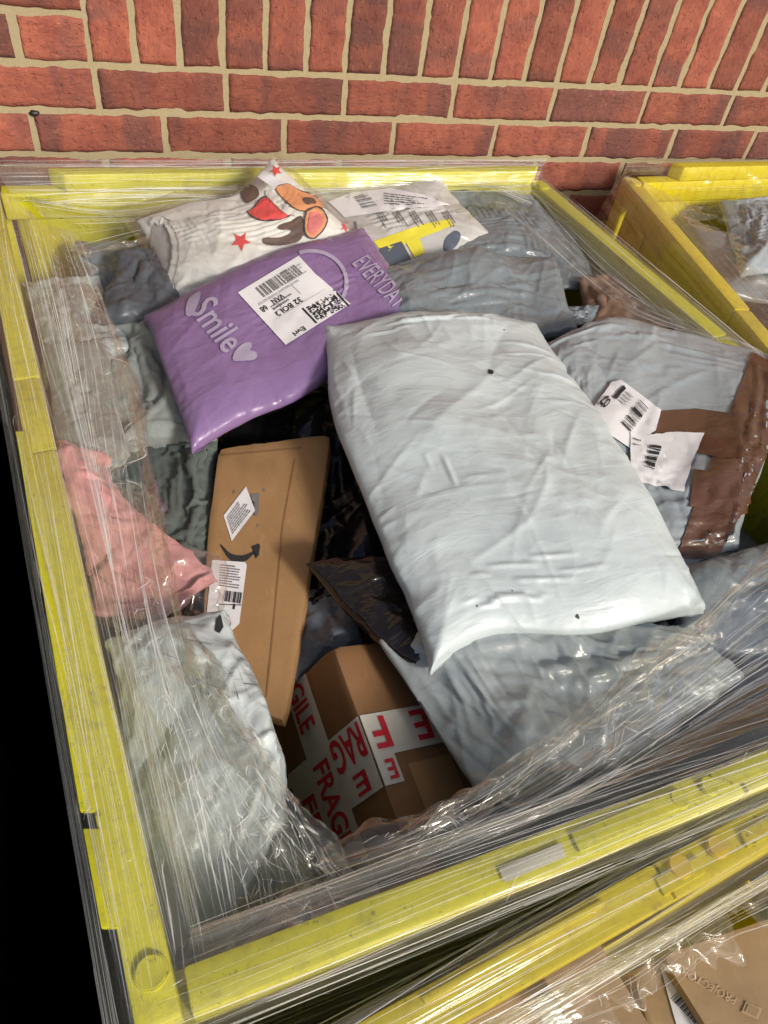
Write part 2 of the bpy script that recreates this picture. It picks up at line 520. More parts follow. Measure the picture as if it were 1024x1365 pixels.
def brick(x, z, soldier=False, half=False):
    me = (HALF if half else BR)[rb.randrange(3 if half else 8)]
    o = bpy.data.objects.new('brick', me)
    col.objects.link(o)
    o.location = (x, rb.uniform(-0.0006, 0.0004), z)
    ry = (math.pi if rb.random() < 0.5 else 0) + R_(rb.uniform(-0.25, 0.25))
    if soldier: ry += math.pi / 2
    o.rotation_euler = (0, ry, 0)
    o.parent = wall
    o.matrix_parent_inverse = Matrix.Translation(wall.location).inverted()
ZA = 1.13
for i in range(0, 28):               # upright course
    brick(0.0375 + 0.075 * i, ZA + 0.005 + 0.1075, soldier=True)
for r in range(-5, 9):
    zc = ZA + 0.0375 + 0.075 * r
    offx = 0.004 if r % 2 else -0.112
    k0, k1 = -4, 10
    for k in range(k0, k1):
        xl = offx + 0.225 * k
        if 0 <= r <= 2:
            if xl + 0.225 > 0.01: 
                if xl < -0.02:       # closer beside the upright course
                    brick((xl + 0.004) / 2 + 0.001, zc, half=True)
                continue
        brick(xl + 0.1125, zc)
plug = bmesh.new()
bmesh.ops.create_icosphere(plug, subdivisions=2, radius=0.006)
rp = random.Random(3)
for v in plug.verts: v.co = Vector((v.co.x * 1.35, v.co.y * 0.8, v.co.z * 0.8)) * rp.uniform(0.75, 1.2)
po = put('rubber_plug', bm_mesh('rubber_plug', plug, True), M['rubber'])
po.location = (-0.105, -0.002, 1.051)
tag(po, 'small black rubber plug pushed into the mortar of the brick wall', 'plug')

# ------------------------------------------------------------------ yellow boxes
def lerp(a, b, t): return np.asarray(a) * (1 - t) + np.asarray(b) * t
def inset(q, d):
    """quad corners (xy) moved inwards by d"""
    q = np.asarray(q, float)[:, :2]
    out = []
    for i in range(4):
        p, a, b = q[i], q[(i + 1) % 4] - q[i], q[i - 1] - q[i]
        a = a / np.linalg.norm(a); b = b / np.linalg.norm(b)
        s = abs(a[0] * b[1] - a[1] * b[0])
        out.append(p + (a + b) * d / s)
    return np.array(out)
def z3(q, z): return [(p[0], p[1], z) for p in q]

def pallet_box(name, q, zt, mat, label, raised=(), detail=True):
    """q: outer rim corners in order back-left, back-right, front-right, front-left"""
    q = np.asarray(q, float)
    c = q.mean(0)
    root = empty(name, (c[0], c[1], 0))
    tag(root, label, 'pallet box', 'plastic pallet boxes against the wall')
    i2, i3 = inset(q, 0.006), inset(q, 0.026)
    names = ['back', 'right', 'front', 'left']
    for k in range(4):
        a, b = k, (k + 1) % 4
        t0, t1 = 0.0, 1.0
        # wall panel under the rail
        lo = [lerp(i2[a], i2[b], .04), lerp(i2[a], i2[b], .96), lerp(i3[a], i3[b], .96), lerp(i3[a], i3[b], .04)]
        solid('side_wall', z3(lo, 0.16), z3(lo, zt - 0.047), mat, root, 0.003)
        dirv = (q[b] - q[a]); L = np.linalg.norm(dirv); dirv = dirv / L
        nrm = np.array([dirv[1], -dirv[0]])
        if np.dot(nrm, q[a] - c) < 0: nrm = -nrm
        for j in range(5):           # outside stiffening ribs
            m0 = lerp(i2[a], i2[b], 0.12 + 0.19 * j)
            rr = [m0 - dirv * .012, m0 + dirv * .012, m0 + dirv * .012 + nrm * .006, m0 - dirv * .012 + nrm * .006]
            solid('rib', z3(rr, 0.2), z3(rr, zt - 0.05), mat, root, 0.002, 1)
        # rim rail, cut into two lengths with a joint
        e0, e1 = (0.0, 1.0) if k % 2 else (0.0355 / L, 1 - 0.0355 / L)
        cuts = [e0, 0.47, 1.0 - 0.42, e1] if k % 2 else [e0, 0.5, e1]
        for s in range(len(cuts) - 1):
            u0, u1 = cuts[s] + 0.0008, cuts[s + 1] - 0.0008
            pa, pb = lerp(q[a], q[b], u0), lerp(q[a], q[b], u1)
            lo = [pa, pb, pb - nrm * 0.031, pa - nrm * 0.031]
            dz = 0.0015 * (s % 2)
            solid('rim_rail', z3(lo, zt - 0.045), z3(lo, zt - dz), mat, root, 0.004)
        if k in raised:
            u0, u1 = 0.105, 0.985
            jj = inset(q, 0.003); j2 = inset(q, 0.030)
            lo = [lerp(jj[a], jj[b], u0), lerp(jj[a], jj[b], u1), lerp(j2[a], j2[b], u1), lerp(j2[a], j2[b], u0)]
            solid('top_rail', z3(lo, zt + 0.0), z3(lo, zt + 0.03), mat, root, 0.004)
    for k in range(4):               # corner posts
        p = q[k]
        a = q[(k + 1) % 4] - p; a = a / np.linalg.norm(a)
        b = q[k - 1] - p; b = b / np.linalg.norm(b)
        lo = [p, p + a * 0.04, p + a * 0.04 + b * 0.04, p + b * 0.04]
        solid('corner_post', z3(lo, 0.12), z3(lo, zt - 0.046), mat, root, 0.005)
        bm = bmesh.new()
        bmesh.ops.create_cone(bm, segments=28, radius1=0.0125, radius2=0.0115, depth=0.006, cap_ends=True)
        bmesh.ops.bevel(bm, geom=[e for e in bm.edges if e.calc_face_angle(0) > 0.6], offset=0.0012, segments=2, affect='EDGES')
        o = put('pivot_cap', bm_mesh('pivot_cap', bm, True, R_(35)), mat, root)
        pc = p + (a if k % 2 == 0 else b) * 0.0175 + (b if k % 2 == 0 else a) * 0.034
        o.location = (pc[0], pc[1], zt + 0.0005)
    base = inset(q, 0.004)
    solid('base_deck', z3(base, 0.12), z3(base, 0.16), mat, root, 0.004)
    for fx in (0.06, 0.5, 0.94):
        for fy in (0.06, 0.5, 0.94):
            pt = lerp(lerp(q[0], q[1], fx), lerp(q[3], q[2], fx), fy)
            d = 0.05
            lo = [pt + np.array(s) * d for s in ((-1, -1), (1, -1), (1, 1), (-1, 1))]
            solid('foot', z3(lo, 0.0), z3(lo, 0.12), mat, root, 0.004, 1)
    return root

QA = np.array([[-0.201, -0.166], [0.846, -0.139], [1.023, -1.312], [-0.037, -1.392]])
QB = np.array([[1.046, -0.126], [2.09, -0.07], [2.02, -1.27], [0.915, -1.31]])
QD = np.array([[-1.32, -0.20], [-0.275, -0.19], [-0.13, -1.45], [-1.18, -1.46]])
ZC = 0.985
c0_, c1_ = P(520, 1340, ZC)[:2], P(1022, 1068, ZC)[:2]
cd_ = (c1_ - c0_) / np.linalg.norm(c1_ - c0_); cn_ = np.array([cd_[1], -cd_[0]])
QC = np.array([c0_ - cd_ * .40, c0_ + cd_ * .90, c0_ + cd_ * .90 + cn_ * 1.2, c0_ - cd_ * .40 + cn_ * 1.2])
boxA = pallet_box('pallet_box', QA, 1.0, M['lemon'], 'lemon yellow pallet box heaped with mailing bags and parcels', raised=(0,))
boxB = pallet_box('pallet_box', QB, 1.0, M['golden'], 'golden yellow pallet box standing beside the heaped lemon yellow one', raised=(0,))
boxC = pallet_box('pallet_box', QC, ZC, M['golden'], 'yellow pallet box holding plain cardboard cartons in front of the heaped one', raised=())
shade_box = pallet_box('pallet_box', QD, 0.99, M['gap_shade'], 'added black box that darkens the gap on the far side of the heaped one', raised=())  # unseen box, added so that the left gap stays black
print('boxes', round(time.time() - T0, 1))

# ------------------------------------------------------------------ bag simulation
def polyline(pts, n):
    pts = np.asarray(pts, float)
    if len(pts) > 2:                 # smooth through the points
        t = np.concatenate([[0], np.cumsum(np.linalg.norm(np.diff(pts, axis=0), axis=1))]); t /= t[-1]
        ext = np.vstack([2 * pts[0] - pts[1], pts, 2 * pts[-1] - pts[-2]])
        u = np.linspace(0, 1, n)
        k = np.clip(np.searchsorted(t, u, side='right') - 1, 0, len(pts) - 2)
        f = ((u - t[k]) / (t[k + 1] - t[k]))[:, None]
        p0, p1, p2, p3 = ext[k], ext[k + 1], ext[k + 2], ext[k + 3]
        return 0.5 * (2 * p1 + (p2 - p0) * f + (2 * p0 - 5 * p1 + 4 * p2 - p3) * f ** 2 + (3 * p1 - p0 - 3 * p2 + p3) * f ** 3)
    return lerp(pts[0], pts[1], np.linspace(0, 1, n)[:, None])

def coons(back, right, front, left, nu, nv):
    """back and front run left to right, left and right run back to front"""
    c0, c1 = polyline(back, nu), polyline(front, nu)
    d0, d1 = polyline(left, nv), polyline(right, nv)
    u = np.linspace(0, 1, nu)[:, None, None]; v = np.linspace(0, 1, nv)[None, :, None]
    S = (1 - v) * c0[:, None] + v * c1[:, None] + (1 - u) * d0[None] + u * d1[None]
    S -= (1 - u) * (1 - v) * c0[0] + u * (1 - v) * c0[-1] + (1 - u) * v * c1[0] + u * v * c1[-1]
    return S

def gnormal(X):
    du = np.empty_like(X); dv = np.empty_like(X)
    du[..., 1:-1, :, :] = X[..., 2:, :, :] - X[..., :-2, :, :]
    du[..., 0, :, :] = X[..., 1, :, :] - X[..., 0, :, :]; du[..., -1, :, :] = X[..., -1, :, :] - X[..., -2, :, :]
    dv[..., :, 1:-1, :] = X[..., :, 2:, :] - X[..., :, :-2, :]
    dv[..., :, 0, :] = X[..., :, 1, :] - X[..., :, 0, :]; dv[..., :, -1, :] = X[..., :, -1, :] - X[..., :, -2, :]
    n = np.cross(dv, du)
    return n / (np.linalg.norm(n, axis=-1, keepdims=True) + 1e-12)

def _pair(A, B, L, k):
    d = B - A
    l = np.sqrt((d * d).sum(-1, keepdims=True)) + 1e-9
    d *= (0.5 * k) * (1 - L / l)
    A += d; B -= d

def rest(mid, slack):
    n = lambda a: np.linalg.norm(a, axis=-1, keepdims=True)[None] * slack
    return dict(u=n(mid[1:] - mid[:-1]), v=n(mid[:, 1:] - mid[:, :-1]), d=n(mid[1:, 1:] - mid[:-1, :-1]), e=n(mid[1:, :-1] - mid[:-1, 1:]),
                uu=n(mid[2:] - mid[:-2]), vv=n(mid[:, 2:] - mid[:, :-2]))

def sweep(X, L, ks=0.45, kb=0.12):
    for s in (0, 1):
        n = (X.shape[1] - s) // 2 * 2
        _pair(X[:, s:s + n:2], X[:, s + 1:s + n:2], L['u'][:, s:s + n:2], 1.0)
        m_ = (X.shape[2] - s) // 2 * 2
        _pair(X[:, :, s:s + m_:2], X[:, :, s + 1:s + m_:2], L['v'][:, :, s:s + m_:2], 1.0)
    for s in (0, 1):
        n = (X.shape[1] - s) // 2 * 2
        _pair(X[:, s:s + n:2, :-1], X[:, s + 1:s + n:2, 1:], L['d'][:, s:s + n:2], ks)
        _pair(X[:, s:s + n:2, 1:], X[:, s + 1:s + n:2, :-1], L['e'][:, s:s + n:2], ks)
    if kb:
        for s in range(4):
            n = (X.shape[1] - s) // 4 * 4
            if n >= 4: _pair(X[:, s:s + n:4], X[:, s + 2:s + n:4], L['uu'][:, s:s + n:4], kb)
            n = (X.shape[2] - s) // 4 * 4
            if n >= 4: _pair(X[:, :, s:s + n:4], X[:, :, s + 2:s + n:4], L['vv'][:, :, s:s + n:4], kb)

def calm_edges(X, passes=14, reach=5):
    """a sealed seam runs smoothly: take the zigzag out of the rim and ease the rows beside it"""
    for ax, side in ((1, 0), (1, -1), (2, 0), (2, -1)):
        A = np.moveaxis(X, ax, 1)
        c = A[0, side].copy(); s = c.copy()
        for _ in range(passes): s[1:-1] = .25 * s[:-2] + .5 * s[1:-1] + .25 * s[2:]
        d = s - c
        for k in range(reach):
            i = k if side == 0 else -1 - k
            A[:, i] += d[None] * (1 - k / reach) ** 1.5
    weld(X)
    return X

def weld(X):
    for sl in ((0, slice(None)), (-1, slice(None)), (slice(None), 0), (slice(None), -1)):
        a = (X[0][sl] + X[1][sl]) / 2
        X[0][sl] = a; X[1][sl] = a

def edge_u(back, front): return 0.5 * sum(np.linalg.norm(np.diff(polyline(e, 40), axis=0), axis=1).sum() for e in (back, front))

def inflate(back, right, front, left, up=0.03, down=0.03, slack=1.04, res=0.006, iters=140, press=1.0, seed=1, lump=0.25,
            edge=0.06, kb=0.12, rnd=0.35, settle=0.6, fill=0.8):
    back, right, front, left = [[PP(t) for t in e] for e in (back, right, front, left)]
    W = edge_u(back, front) * slack; H = edge_u(left, right) * slack
    for stage, mul in ((0, 2), (1, 1)):
        nu, nv = max(8, int(W / (res * mul))), max(8, int(H / (res * mul)))
        mid = coons(back, right, front, left, nu, nv)
        nm = gnormal(mid)
        u = np.linspace(0, 1, nu)[:, None]; v = np.linspace(0, 1, nv)[None, :]
        fl = Noise(seed, 2, 14, 0.8, 2.6)
        lm = 1 + lump * fl(u * W / 0.3 + 0 * v, v * H / 0.3 + 0 * u)
        rim = np.minimum(np.minimum(u, 1 - u) * W, np.minimum(v, 1 - v) * H)
        prof = np.clip(rim / (rnd * min(W, H)), 0, 1); prof = np.sqrt(1 - (1 - prof) ** 2)
        capU, capD = up * lm * prof + 0.0015, down * lm * prof + 0.0015
        if stage == 0:
            nz = Noise(seed + 7, 2, 40, 3, 14)
            z = nz(u * W / 0.3 + 0 * v, v * H / 0.3 + 0 * u)
            nz2 = Noise(seed + 8, 2, 40, 3, 14)
            z2 = nz2(u * W / 0.3 + 0 * v, v * H / 0.3 + 0 * u)
            X = np.stack([mid + nm * (0.3 * capU + 0.003 * z)[..., None], mid - nm * (0.3 * capD + 0.003 * z2)[..., None]])
            it = iters
        else:
            ou, ov = X.shape[1], X.shape[2]
            a = np.linspace(0, ou - 1, nu); b = np.linspace(0, ov - 1, nv)
            i0 = np.minimum(a.astype(int), ou - 2); j0 = np.minimum(b.astype(int), ov - 2)
            fa = (a - i0)[None, :, None, None]; fb = (b - j0)[None, None, :, None]
            G = lambda i, j: X[:, i][:, :, j]
            X = (G(i0, j0) * (1 - fa) * (1 - fb) + G(i0 + 1, j0) * fa * (1 - fb) + G(i0, j0 + 1) * (1 - fa) * fb + G(i0 + 1, j0 + 1) * fa * fb)
            nz = Noise(seed + 17, 2, 60, 8, 34)
            X[0] += nm * (0.0006 * nz(u * W / 0.3 + 0 * v, v * H / 0.3 + 0 * u))[..., None]
            it = int(iters * 0.5)
        Lu = W / (nu - 1); RL = rest(mid, slack)
        Xp = X.copy()
        bnd = [(0, slice(None)), (-1, slice(None)), (slice(None), 0), (slice(None), -1)]
        for k in range(it):
            Vv = (X - Xp) * 0.86
            Xp = X.copy()
            nn = gnormal(X); nn[1] *= -1
            pf = press if k < it * 0.5 else -settle * press
            X = X + Vv + nn * (pf * 0.00022 * (Lu / 0.006))
            lo_f = 0.3 if k < it * 0.35 else fill
            for _ in range(2): sweep(X, RL, kb=kb)
            # what is inside holds the film at a height, never flatter than a third of it
            d0 = ((X[0] - mid) * nm).sum(-1); d1 = ((X[1] - mid) * nm).sum(-1)
            X[0] += nm * (np.clip(d0, lo_f * capU - 0.001, capU * 1.0 + 0.022 * prof) - d0)[..., None]
            X[1] += nm * (np.clip(d1, -capD - 0.01 * prof, -0.30 * capD + 0.001) - d1)[..., None]
            weld(X)
            for sl in bnd:
                for q in (0, 1): X[q][sl] += (mid[sl] - X[q][sl]) * edge
            for ci in (0, -1):
                for cj in (0, -1):
                    for q in (0, 1): X[q][ci, cj] += (mid[ci, cj] - X[q][ci, cj]) * 0.5
    return X, W, H

def grid_faces(nu, nv, flip=False, off=0):
    i, j = np.meshgrid(np.arange(nu - 1), np.arange(nv - 1), indexing='ij')
    a = (i * nv + j + off).ravel(); b = ((i + 1) * nv + j + off).ravel(); c = b + 1; d = a + 1
    F = np.stack([a, d, c, b] if not flip else [a, b, c, d], 1)
    return F.tolist()

def bag_mesh(name, X, W, H):
    _, nu, nv, _ = X.shape
    top = X[0].reshape(-1, 3); bot = X[1].reshape(-1, 3)
    u = np.repeat(np.linspace(0, W, nu), nv); v = np.tile(np.linspace(0, H, nv), nu)
    uv = np.stack([u, v], 1)
    idx = np.arange(nu * nv).reshape(nu, nv)
    inner = np.zeros((nu, nv), bool); inner[1:-1, 1:-1] = True
    mapb = idx.copy()
    mapb[inner] = nu * nv + np.arange(inner.sum())
    verts = np.vstack([top, bot.reshape(nu, nv, 3)[inner]])
    uvs = np.vstack([uv, uv.reshape(nu, nv, 2)[inner] + 0.37])
    faces = grid_faces(nu, nv)
    fb = [[int(mapb.ravel()[k]) for k in f][::-1] for f in faces]
    return mesh(name, verts, faces + fb, True, uvs)

def upsample(X):
    """twice the grid, smoothly"""
    def up(A, ax):
        A = np.moveaxis(A, ax, 0)
        n = A.shape[0]
        out = np.empty((2 * n - 1,) + A.shape[1:])
        out[::2] = A
        pad = np.concatenate([(2 * A[0] - A[1])[None], A, (2 * A[-1] - A[-2])[None]])
        out[1::2] = (-pad[:-3] + 9 * pad[1:-2] + 9 * pad[2:-1] - pad[3:]) / 16
        return np.moveaxis(out, 0, ax)
    return up(up(X, 1), 2)

def crease(X, W, H, seed, amp, edge_amp):
    """sharp folds of thin plastic: facets, fold lines fanning in from the rim, gathers along the seams"""
    _, nu, nv, _ = X.shape
    U = np.linspace(0, W, nu)[:, None] + np.zeros((1, nv)); V_ = np.linspace(0, H, nv)[None, :] + np.zeros((nu, 1))
    rim = np.minimum(np.minimum(U, W - U), np.minimum(V_, H - V_))
    r = np.random.RandomState(seed + 31)
    for q in (0, 1):
        n1 = Noise(seed + 50 + q, 2, 26, 4, 11); n2 = Noise(seed + 60 + q, 2, 30, 12, 34); msk = Noise(seed + 70 + q, 2, 12, 2.5, 7)(U, V_)
        wx = 0.012 * Noise(seed + 80, 2, 12, 4, 10)(U, V_)
        h = 0.0008 * (0.8 - np.abs(n1(U + wx, V_ - wx))) + 0.0004 * (0.7 - np.abs(n2(U + wx, V_))) * np.clip(.6 + .7 * msk, 0, 1.6)
        for cell, kk in ((.085, .05), (.034, .04)):
            ns = max(6, int(W * H / cell ** 2))
            pts = np.stack([r.uniform(-.02, W + .02, ns), r.uniform(-.02, H + .02, ns)], 1)
            an = r.uniform(0, 3.14); ca, sa = math.cos(an), math.sin(an)
            def tr(a_, b_): return (a_ * ca + b_ * sa) * .6, (-a_ * sa + b_ * ca)
            UU, VV = tr(U + wx * .6, V_ - wx * .6); pu_, pv_ = tr(pts[:, 0], pts[:, 1])
            f1 = np.full(U.shape, 9.0); f2 = f1.copy()
            for a_, b_ in zip(pu_, pv_):
                dd = np.sqrt((UU - a_) ** 2 + (VV - b_) ** 2)
                f2 = np.minimum(f2, np.maximum(f1, dd)); f1 = np.minimum(f1, dd)
            h += kk * (np.clip(f2 - f1, 0, cell * .7) - cell * .25) * np.clip(.5 + .8 * msk, .1, 1.4) * (.35 if cell < .05 else .5)
        h *= amp
        for k in range(int(110 * amp ** .5) + 7):
            big = k < 7
            ci = r.randint(4); cr_ = np.array([(0, 0), (W, 0), (0, H), (W, H)][ci], float)
            p0 = np.array([r.uniform(0.04, .96) * W, r.uniform(.04, .96) * H])
            if r.rand() < .55: d = p0 - cr_; d = d / (np.linalg.norm(d) + 1e-6)
            else: an = r.uniform(0, 6.28); d = np.array([math.cos(an), math.sin(an)])
            an = r.normal(0, .3); d = np.array([d[0] * math.cos(an) - d[1] * math.sin(an), d[0] * math.sin(an) + d[1] * math.cos(an)])
            L = r.uniform(.14, .34) if big else r.uniform(.03, .16)
            a = (U - p0[0]) * d[0] + (V_ - p0[1]) * d[1]; b = (U - p0[0]) * d[1] - (V_ - p0[1]) * d[0] + .003 * np.sin(a * r.uniform(10, 45) + k)
            f = np.clip(1 - (2 * a / L) ** 2, 0, 1)
            w = r.uniform(.010, .026) if big else r.uniform(.0022, .006)
            hh = r.uniform(.0025, .0055) if big else r.uniform(.0008, .0027)
            w2 = w * r.uniform(.4, 1.0)
            h += r.choice((-.8, 1, 1)) * hh * amp * f * np.where(b > 0, np.exp(-np.abs(b) / w), np.exp(-np.abs(b) / w2)) * np.clip(rim / .012, 0, 1)
        e = edge_amp * .0014 * np.exp(-rim / .03) * np.clip(rim / .006, 0, 1) * np.clip(.45 + .9 * msk, 0, 1.5)
        along_ = np.where((np.minimum(U, W - U) < np.minimum(V_, H - V_)), V_, U + 7)
        g = Noise(seed + 90 + q, 2, 26, 6, 34)(along_ + .15 * rim * np.sin(along_ * 40), rim * .25)
        h += e * (0.7 - np.abs(g)) * 1.5
        n = gnormal(X[q]); n = n if q == 0 else -n
        X[q] += n * h[..., None]
    # the flat sealed seam waves a little
    n = gnormal((X[0] + X[1]) / 2)
    wv = Noise(seed + 99, 2, 20, 4, 18)(U, V_) * .0012 * edge_amp * np.exp(-rim / .012)
    X += (n * wv[..., None])[None]
    weld(X)
    return X

BVH = {}
def bag(name, back, right, front, left, mat, label, cat='parcel', group=None, parent=None, amp=1.0, ea=1.0, **kw):
    X, W, H = inflate(back, right, front, left, **kw)
    X = calm_edges(X)
    if kw.get('res', .006) < .0075: X = upsample(X)
    X = crease(X, W, H, kw.get('seed', 1), amp, ea)
    me = bag_mesh(name, X, W, H)
    o = put(name, me, mat, parent)
    BVH[o.name] = BVHTree.FromPolygons([v.co[:] for v in me.vertices], [p.vertices[:] for p in me.polygons])
    if parent is None: tag(o, label, cat, group)
    return o

def bvh_of(o):
    if o.name not in BVH:
        me = o.data
        mw = o.matrix_world if o.parent is None else Matrix.Identity(4)
        BVH[o.name] = BVHTree.FromPolygons([v.co[:] for v in me.vertices], [p.vertices[:] for p in me.polygons])
    return BVH[o.name]

# ------------------------------------------------------------------ flat print laid on surfaces
def bil(q, s, t):
    q = [np.asarray(p, float) for p in q]      # corners: (0,0) (1,0) (1,1) (0,1)
    s = np.asarray(s)[:, None]; t = np.asarray(t)[:, None]
    return q[0] * (1 - s) * (1 - t) + q[1] * s * (1 - t) + q[2] * s * t + q[3] * (1 - s) * t

def cut_grid(bm, step):
    """cut flat geometry (xy) along a grid so that it can follow a curved surface"""
    if not bm.verts: return
    for ax in (0, 1):
        lo = min(v.co[ax] for v in bm.verts); hi = max(v.co[ax] for v in bm.verts)
        k = lo + step
        while k < hi - step * 0.2:
            no = (1, 0, 0) if ax == 0 else (0, 1, 0)
            co = (k, 0, 0) if ax == 0 else (0, k, 0)
            bmesh.ops.bisect_plane(bm, geom=bm.verts[:] + bm.edges[:] + bm.faces[:], plane_co=co, plane_no=no, dist=1e-6)
            k += step

def lay(name, bm, host, mat, parent, off=0.0014, step=4.5, thick=0.0):
    """bm: flat shapes in picture-direction coordinates; each point is carried along its sight line on to the host's surface"""
    cut_grid(bm, step)
    tree = bvh_of(host)
    o_ = Vector(CC)
    last = None
    miss = []
    for v in bm.verts:
        d = Vector(ray(v.co.x, v.co.y)).normalized()
        hit, no, fi, di = tree.ray_cast(o_, d)
        if hit is None:
            miss.append(v); continue
        if no.dot(d) > 0: no = -no
        v.co = hit + no * off
    if miss: bmesh.ops.delete(bm, geom=miss, context='VERTS')
    if not bm.verts:
        bm.free(); return None
    uvl = bm.loops.layers.uv.new('UVMap')
    for f in bm.faces:
        for l in f.loops: l[uvl].uv = (l.vert.co.x + l.vert.co.z * 0.5, l.vert.co.y + l.vert.co.z * 0.5)
    bmesh.ops.recalc_face_normals(bm, faces=bm.faces[:])
    me = bpy.data.meshes.new(name)
    bm.to_mesh(me); bm.free()
    me.polygons.foreach_set('use_smooth', [True] * len(me.polygons))
    if mat is not None: me.materials.append(mat)
    o = put(name, me, None, parent)
    return o

def poly_bm(polys, bm=None):
    bm = bm or bmesh.new()
    for p in polys:
        vs_ = [bm.verts.new((float(a), float(b), 0)) for a, b in p]
        try: f = bm.faces.new(vs_)
        except Exception: continue
        if len(vs_) > 4: bmesh.ops.triangulate(bm, faces=[f])
    return bm

def quadrect(q, s0, s1, t0, t1):
    return [tuple(p) for p in bil(q, [s0, s1, s1, s0], [t0, t0, t1, t1])]

def text_flat(body, bold=0.0, shear=0.0, space=1.0):
    cu = bpy.data.curves.new('t', 'FONT')
    cu.body = body; cu.offset = bold; cu.shear = shear; cu.space_character = space
    cu.resolution_u = 3
    ob = bpy.data.objects.new('t', cu)
    col.objects.link(ob)
    dg = bpy.context.evaluated_depsgraph_get()
    me = ob.evaluated_get(dg).to_mesh()
    V_ = np.array([v.co[:2] for v in me.vertices]) if len(me.vertices) else np.zeros((0, 2))
    F_ = [tuple(p.vertices) for p in me.polygons]
    ob.evaluated_get(dg).to_mesh_clear()
    bpy.data.objects.remove(ob); bpy.data.curves.remove(cu)
    if len(V_):
        V_ = V_ - V_.min(0); V_ = V_ / np.maximum(V_.max(0), 1e-6)
    return V_, F_

def text_bm(body, q, bm=None, bold=0.0, shear=0.0, space=1.0):
    """q: picture quad, (0,0) lower-left of the text, (1,1) its upper-right"""
    bm = bm or bmesh.new()
    V_, F_ = text_flat(body, bold, shear, space)
    if not len(V_): return bm
    X = bil(q, V_[:, 0], V_[:, 1])
    vs_ = [bm.verts.new((p[0], p[1], 0)) for p in X]
    for f in F_:
        try: bm.faces.new([vs_[k] for k in f])
        except Exception: pass
    return bm

def bars(q, n, seed, t0=0.0, t1=1.0):
    r = random.Random(seed); out = []; s = 0
    ws = [r.choice((1, 1, 2, 3)) for _ in range(2 * n)]
    tot = sum(ws)
    for k, w in enumerate(ws):
        if k % 2 == 0: out.append(quadrect(q, s / tot, (s + w) / tot, t0, t1))
        s += w
    return out

def lines(q, rows, seed, fill=0.8, s0=0.0, s1=1.0):
    """rows of short dashes: print too small to read"""
    r = random.Random(seed); out = []
    for k in range(rows):
        t = (k + 0.25) / rows; s = s0
        end = s0 + (s1 - s0) * r.uniform(fill - 0.3, fill + 0.1)
        while s < end:
            w = r.uniform(0.03, 0.13) * (s1 - s0)
            out.append(quadrect(q, s, min(s + w, s1), t, t + 0.45 / rows)); s += w + 0.02 * (s1 - s0)
    return out

def cells(q, nx, ny, seed, p=0.5):
    r = random.Random(seed)
    return [quadrect(q, i / nx, (i + 1) / nx, j / ny, (j + 1) / ny) for i in range(nx) for j in range(ny) if r.random() < p]

# ------------------------------------------------------------------ parcels in the heaped box
GB = 'mailing bags heaped in the lemon yellow box'
# lower layer, seen only in the gaps
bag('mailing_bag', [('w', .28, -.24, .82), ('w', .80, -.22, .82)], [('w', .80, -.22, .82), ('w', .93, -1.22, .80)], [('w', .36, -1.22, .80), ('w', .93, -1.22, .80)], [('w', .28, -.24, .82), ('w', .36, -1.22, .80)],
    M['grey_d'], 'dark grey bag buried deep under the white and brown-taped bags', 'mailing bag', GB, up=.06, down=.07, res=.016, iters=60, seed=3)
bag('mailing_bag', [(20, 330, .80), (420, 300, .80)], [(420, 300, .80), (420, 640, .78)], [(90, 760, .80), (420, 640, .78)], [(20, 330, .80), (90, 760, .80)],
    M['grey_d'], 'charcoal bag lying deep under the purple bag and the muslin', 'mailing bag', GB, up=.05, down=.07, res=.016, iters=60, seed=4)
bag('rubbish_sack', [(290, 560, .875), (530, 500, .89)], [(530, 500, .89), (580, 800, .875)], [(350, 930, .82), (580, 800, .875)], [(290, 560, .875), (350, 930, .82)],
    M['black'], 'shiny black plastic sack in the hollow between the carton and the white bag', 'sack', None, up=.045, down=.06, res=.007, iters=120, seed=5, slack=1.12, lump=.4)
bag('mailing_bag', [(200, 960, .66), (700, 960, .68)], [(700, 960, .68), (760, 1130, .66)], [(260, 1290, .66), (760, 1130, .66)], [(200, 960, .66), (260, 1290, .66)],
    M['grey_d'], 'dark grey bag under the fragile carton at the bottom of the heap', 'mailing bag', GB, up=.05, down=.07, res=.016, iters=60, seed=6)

# back left corner: small greys, slate bag, pale cloth, muslin
bag('mailing_bag', [(100, 330, .93), (190, 330, .95)], [(190, 330, .95), (200, 400, .93)], [(120, 420, .91), (200, 400, .93)], [(100, 330, .93), (120, 420, .91)],
    M['grey'], 'small mid grey bag in the corner beside the slate bag', 'mailing bag', GB, up=.02, down=.03, res=.007, iters=90, seed=8, slack=1.08)
bag('mailing_bag', [(30, 385, .92), (135, 370, .94)], [(135, 370, .94), (180, 470, .93)], [(60, 520, .92), (180, 470, .93)], [(30, 385, .92), (60, 520, .92)],
    M['grey_l'], 'pale grey bag under the film beside the slate bag', 'mailing bag', GB, up=.025, down=.03, res=.006, iters=100, seed=9, slack=1.08)
bag('mailing_bag', [(160, 340, .975), (235, 330, .97)], [(235, 330, .97), (250, 440, .95)], [(125, 432, .95), (250, 450, .94)], [(160, 340, .975), (125, 432, .95)],
    M['navy'], 'slate blue plastic bag tucked under the purple bag and the shirt packet', 'mailing bag', GB, up=.02, down=.03, res=.006, iters=100, seed=10, slack=1.05)
bag('folded_cloth', [(130, 440, .925), (240, 425, .94)], [(240, 425, .94), (290, 590, .92)], [(160, 600, .91), (290, 590, .92)], [(130, 440, .925), (160, 600, .91)],
    M['sage'], 'pale sage cloth folded beside the purple bag', 'cloth', None, up=.03, down=.03, res=.006, iters=110, amp=.6, seed=11, slack=1.12, lump=.45)
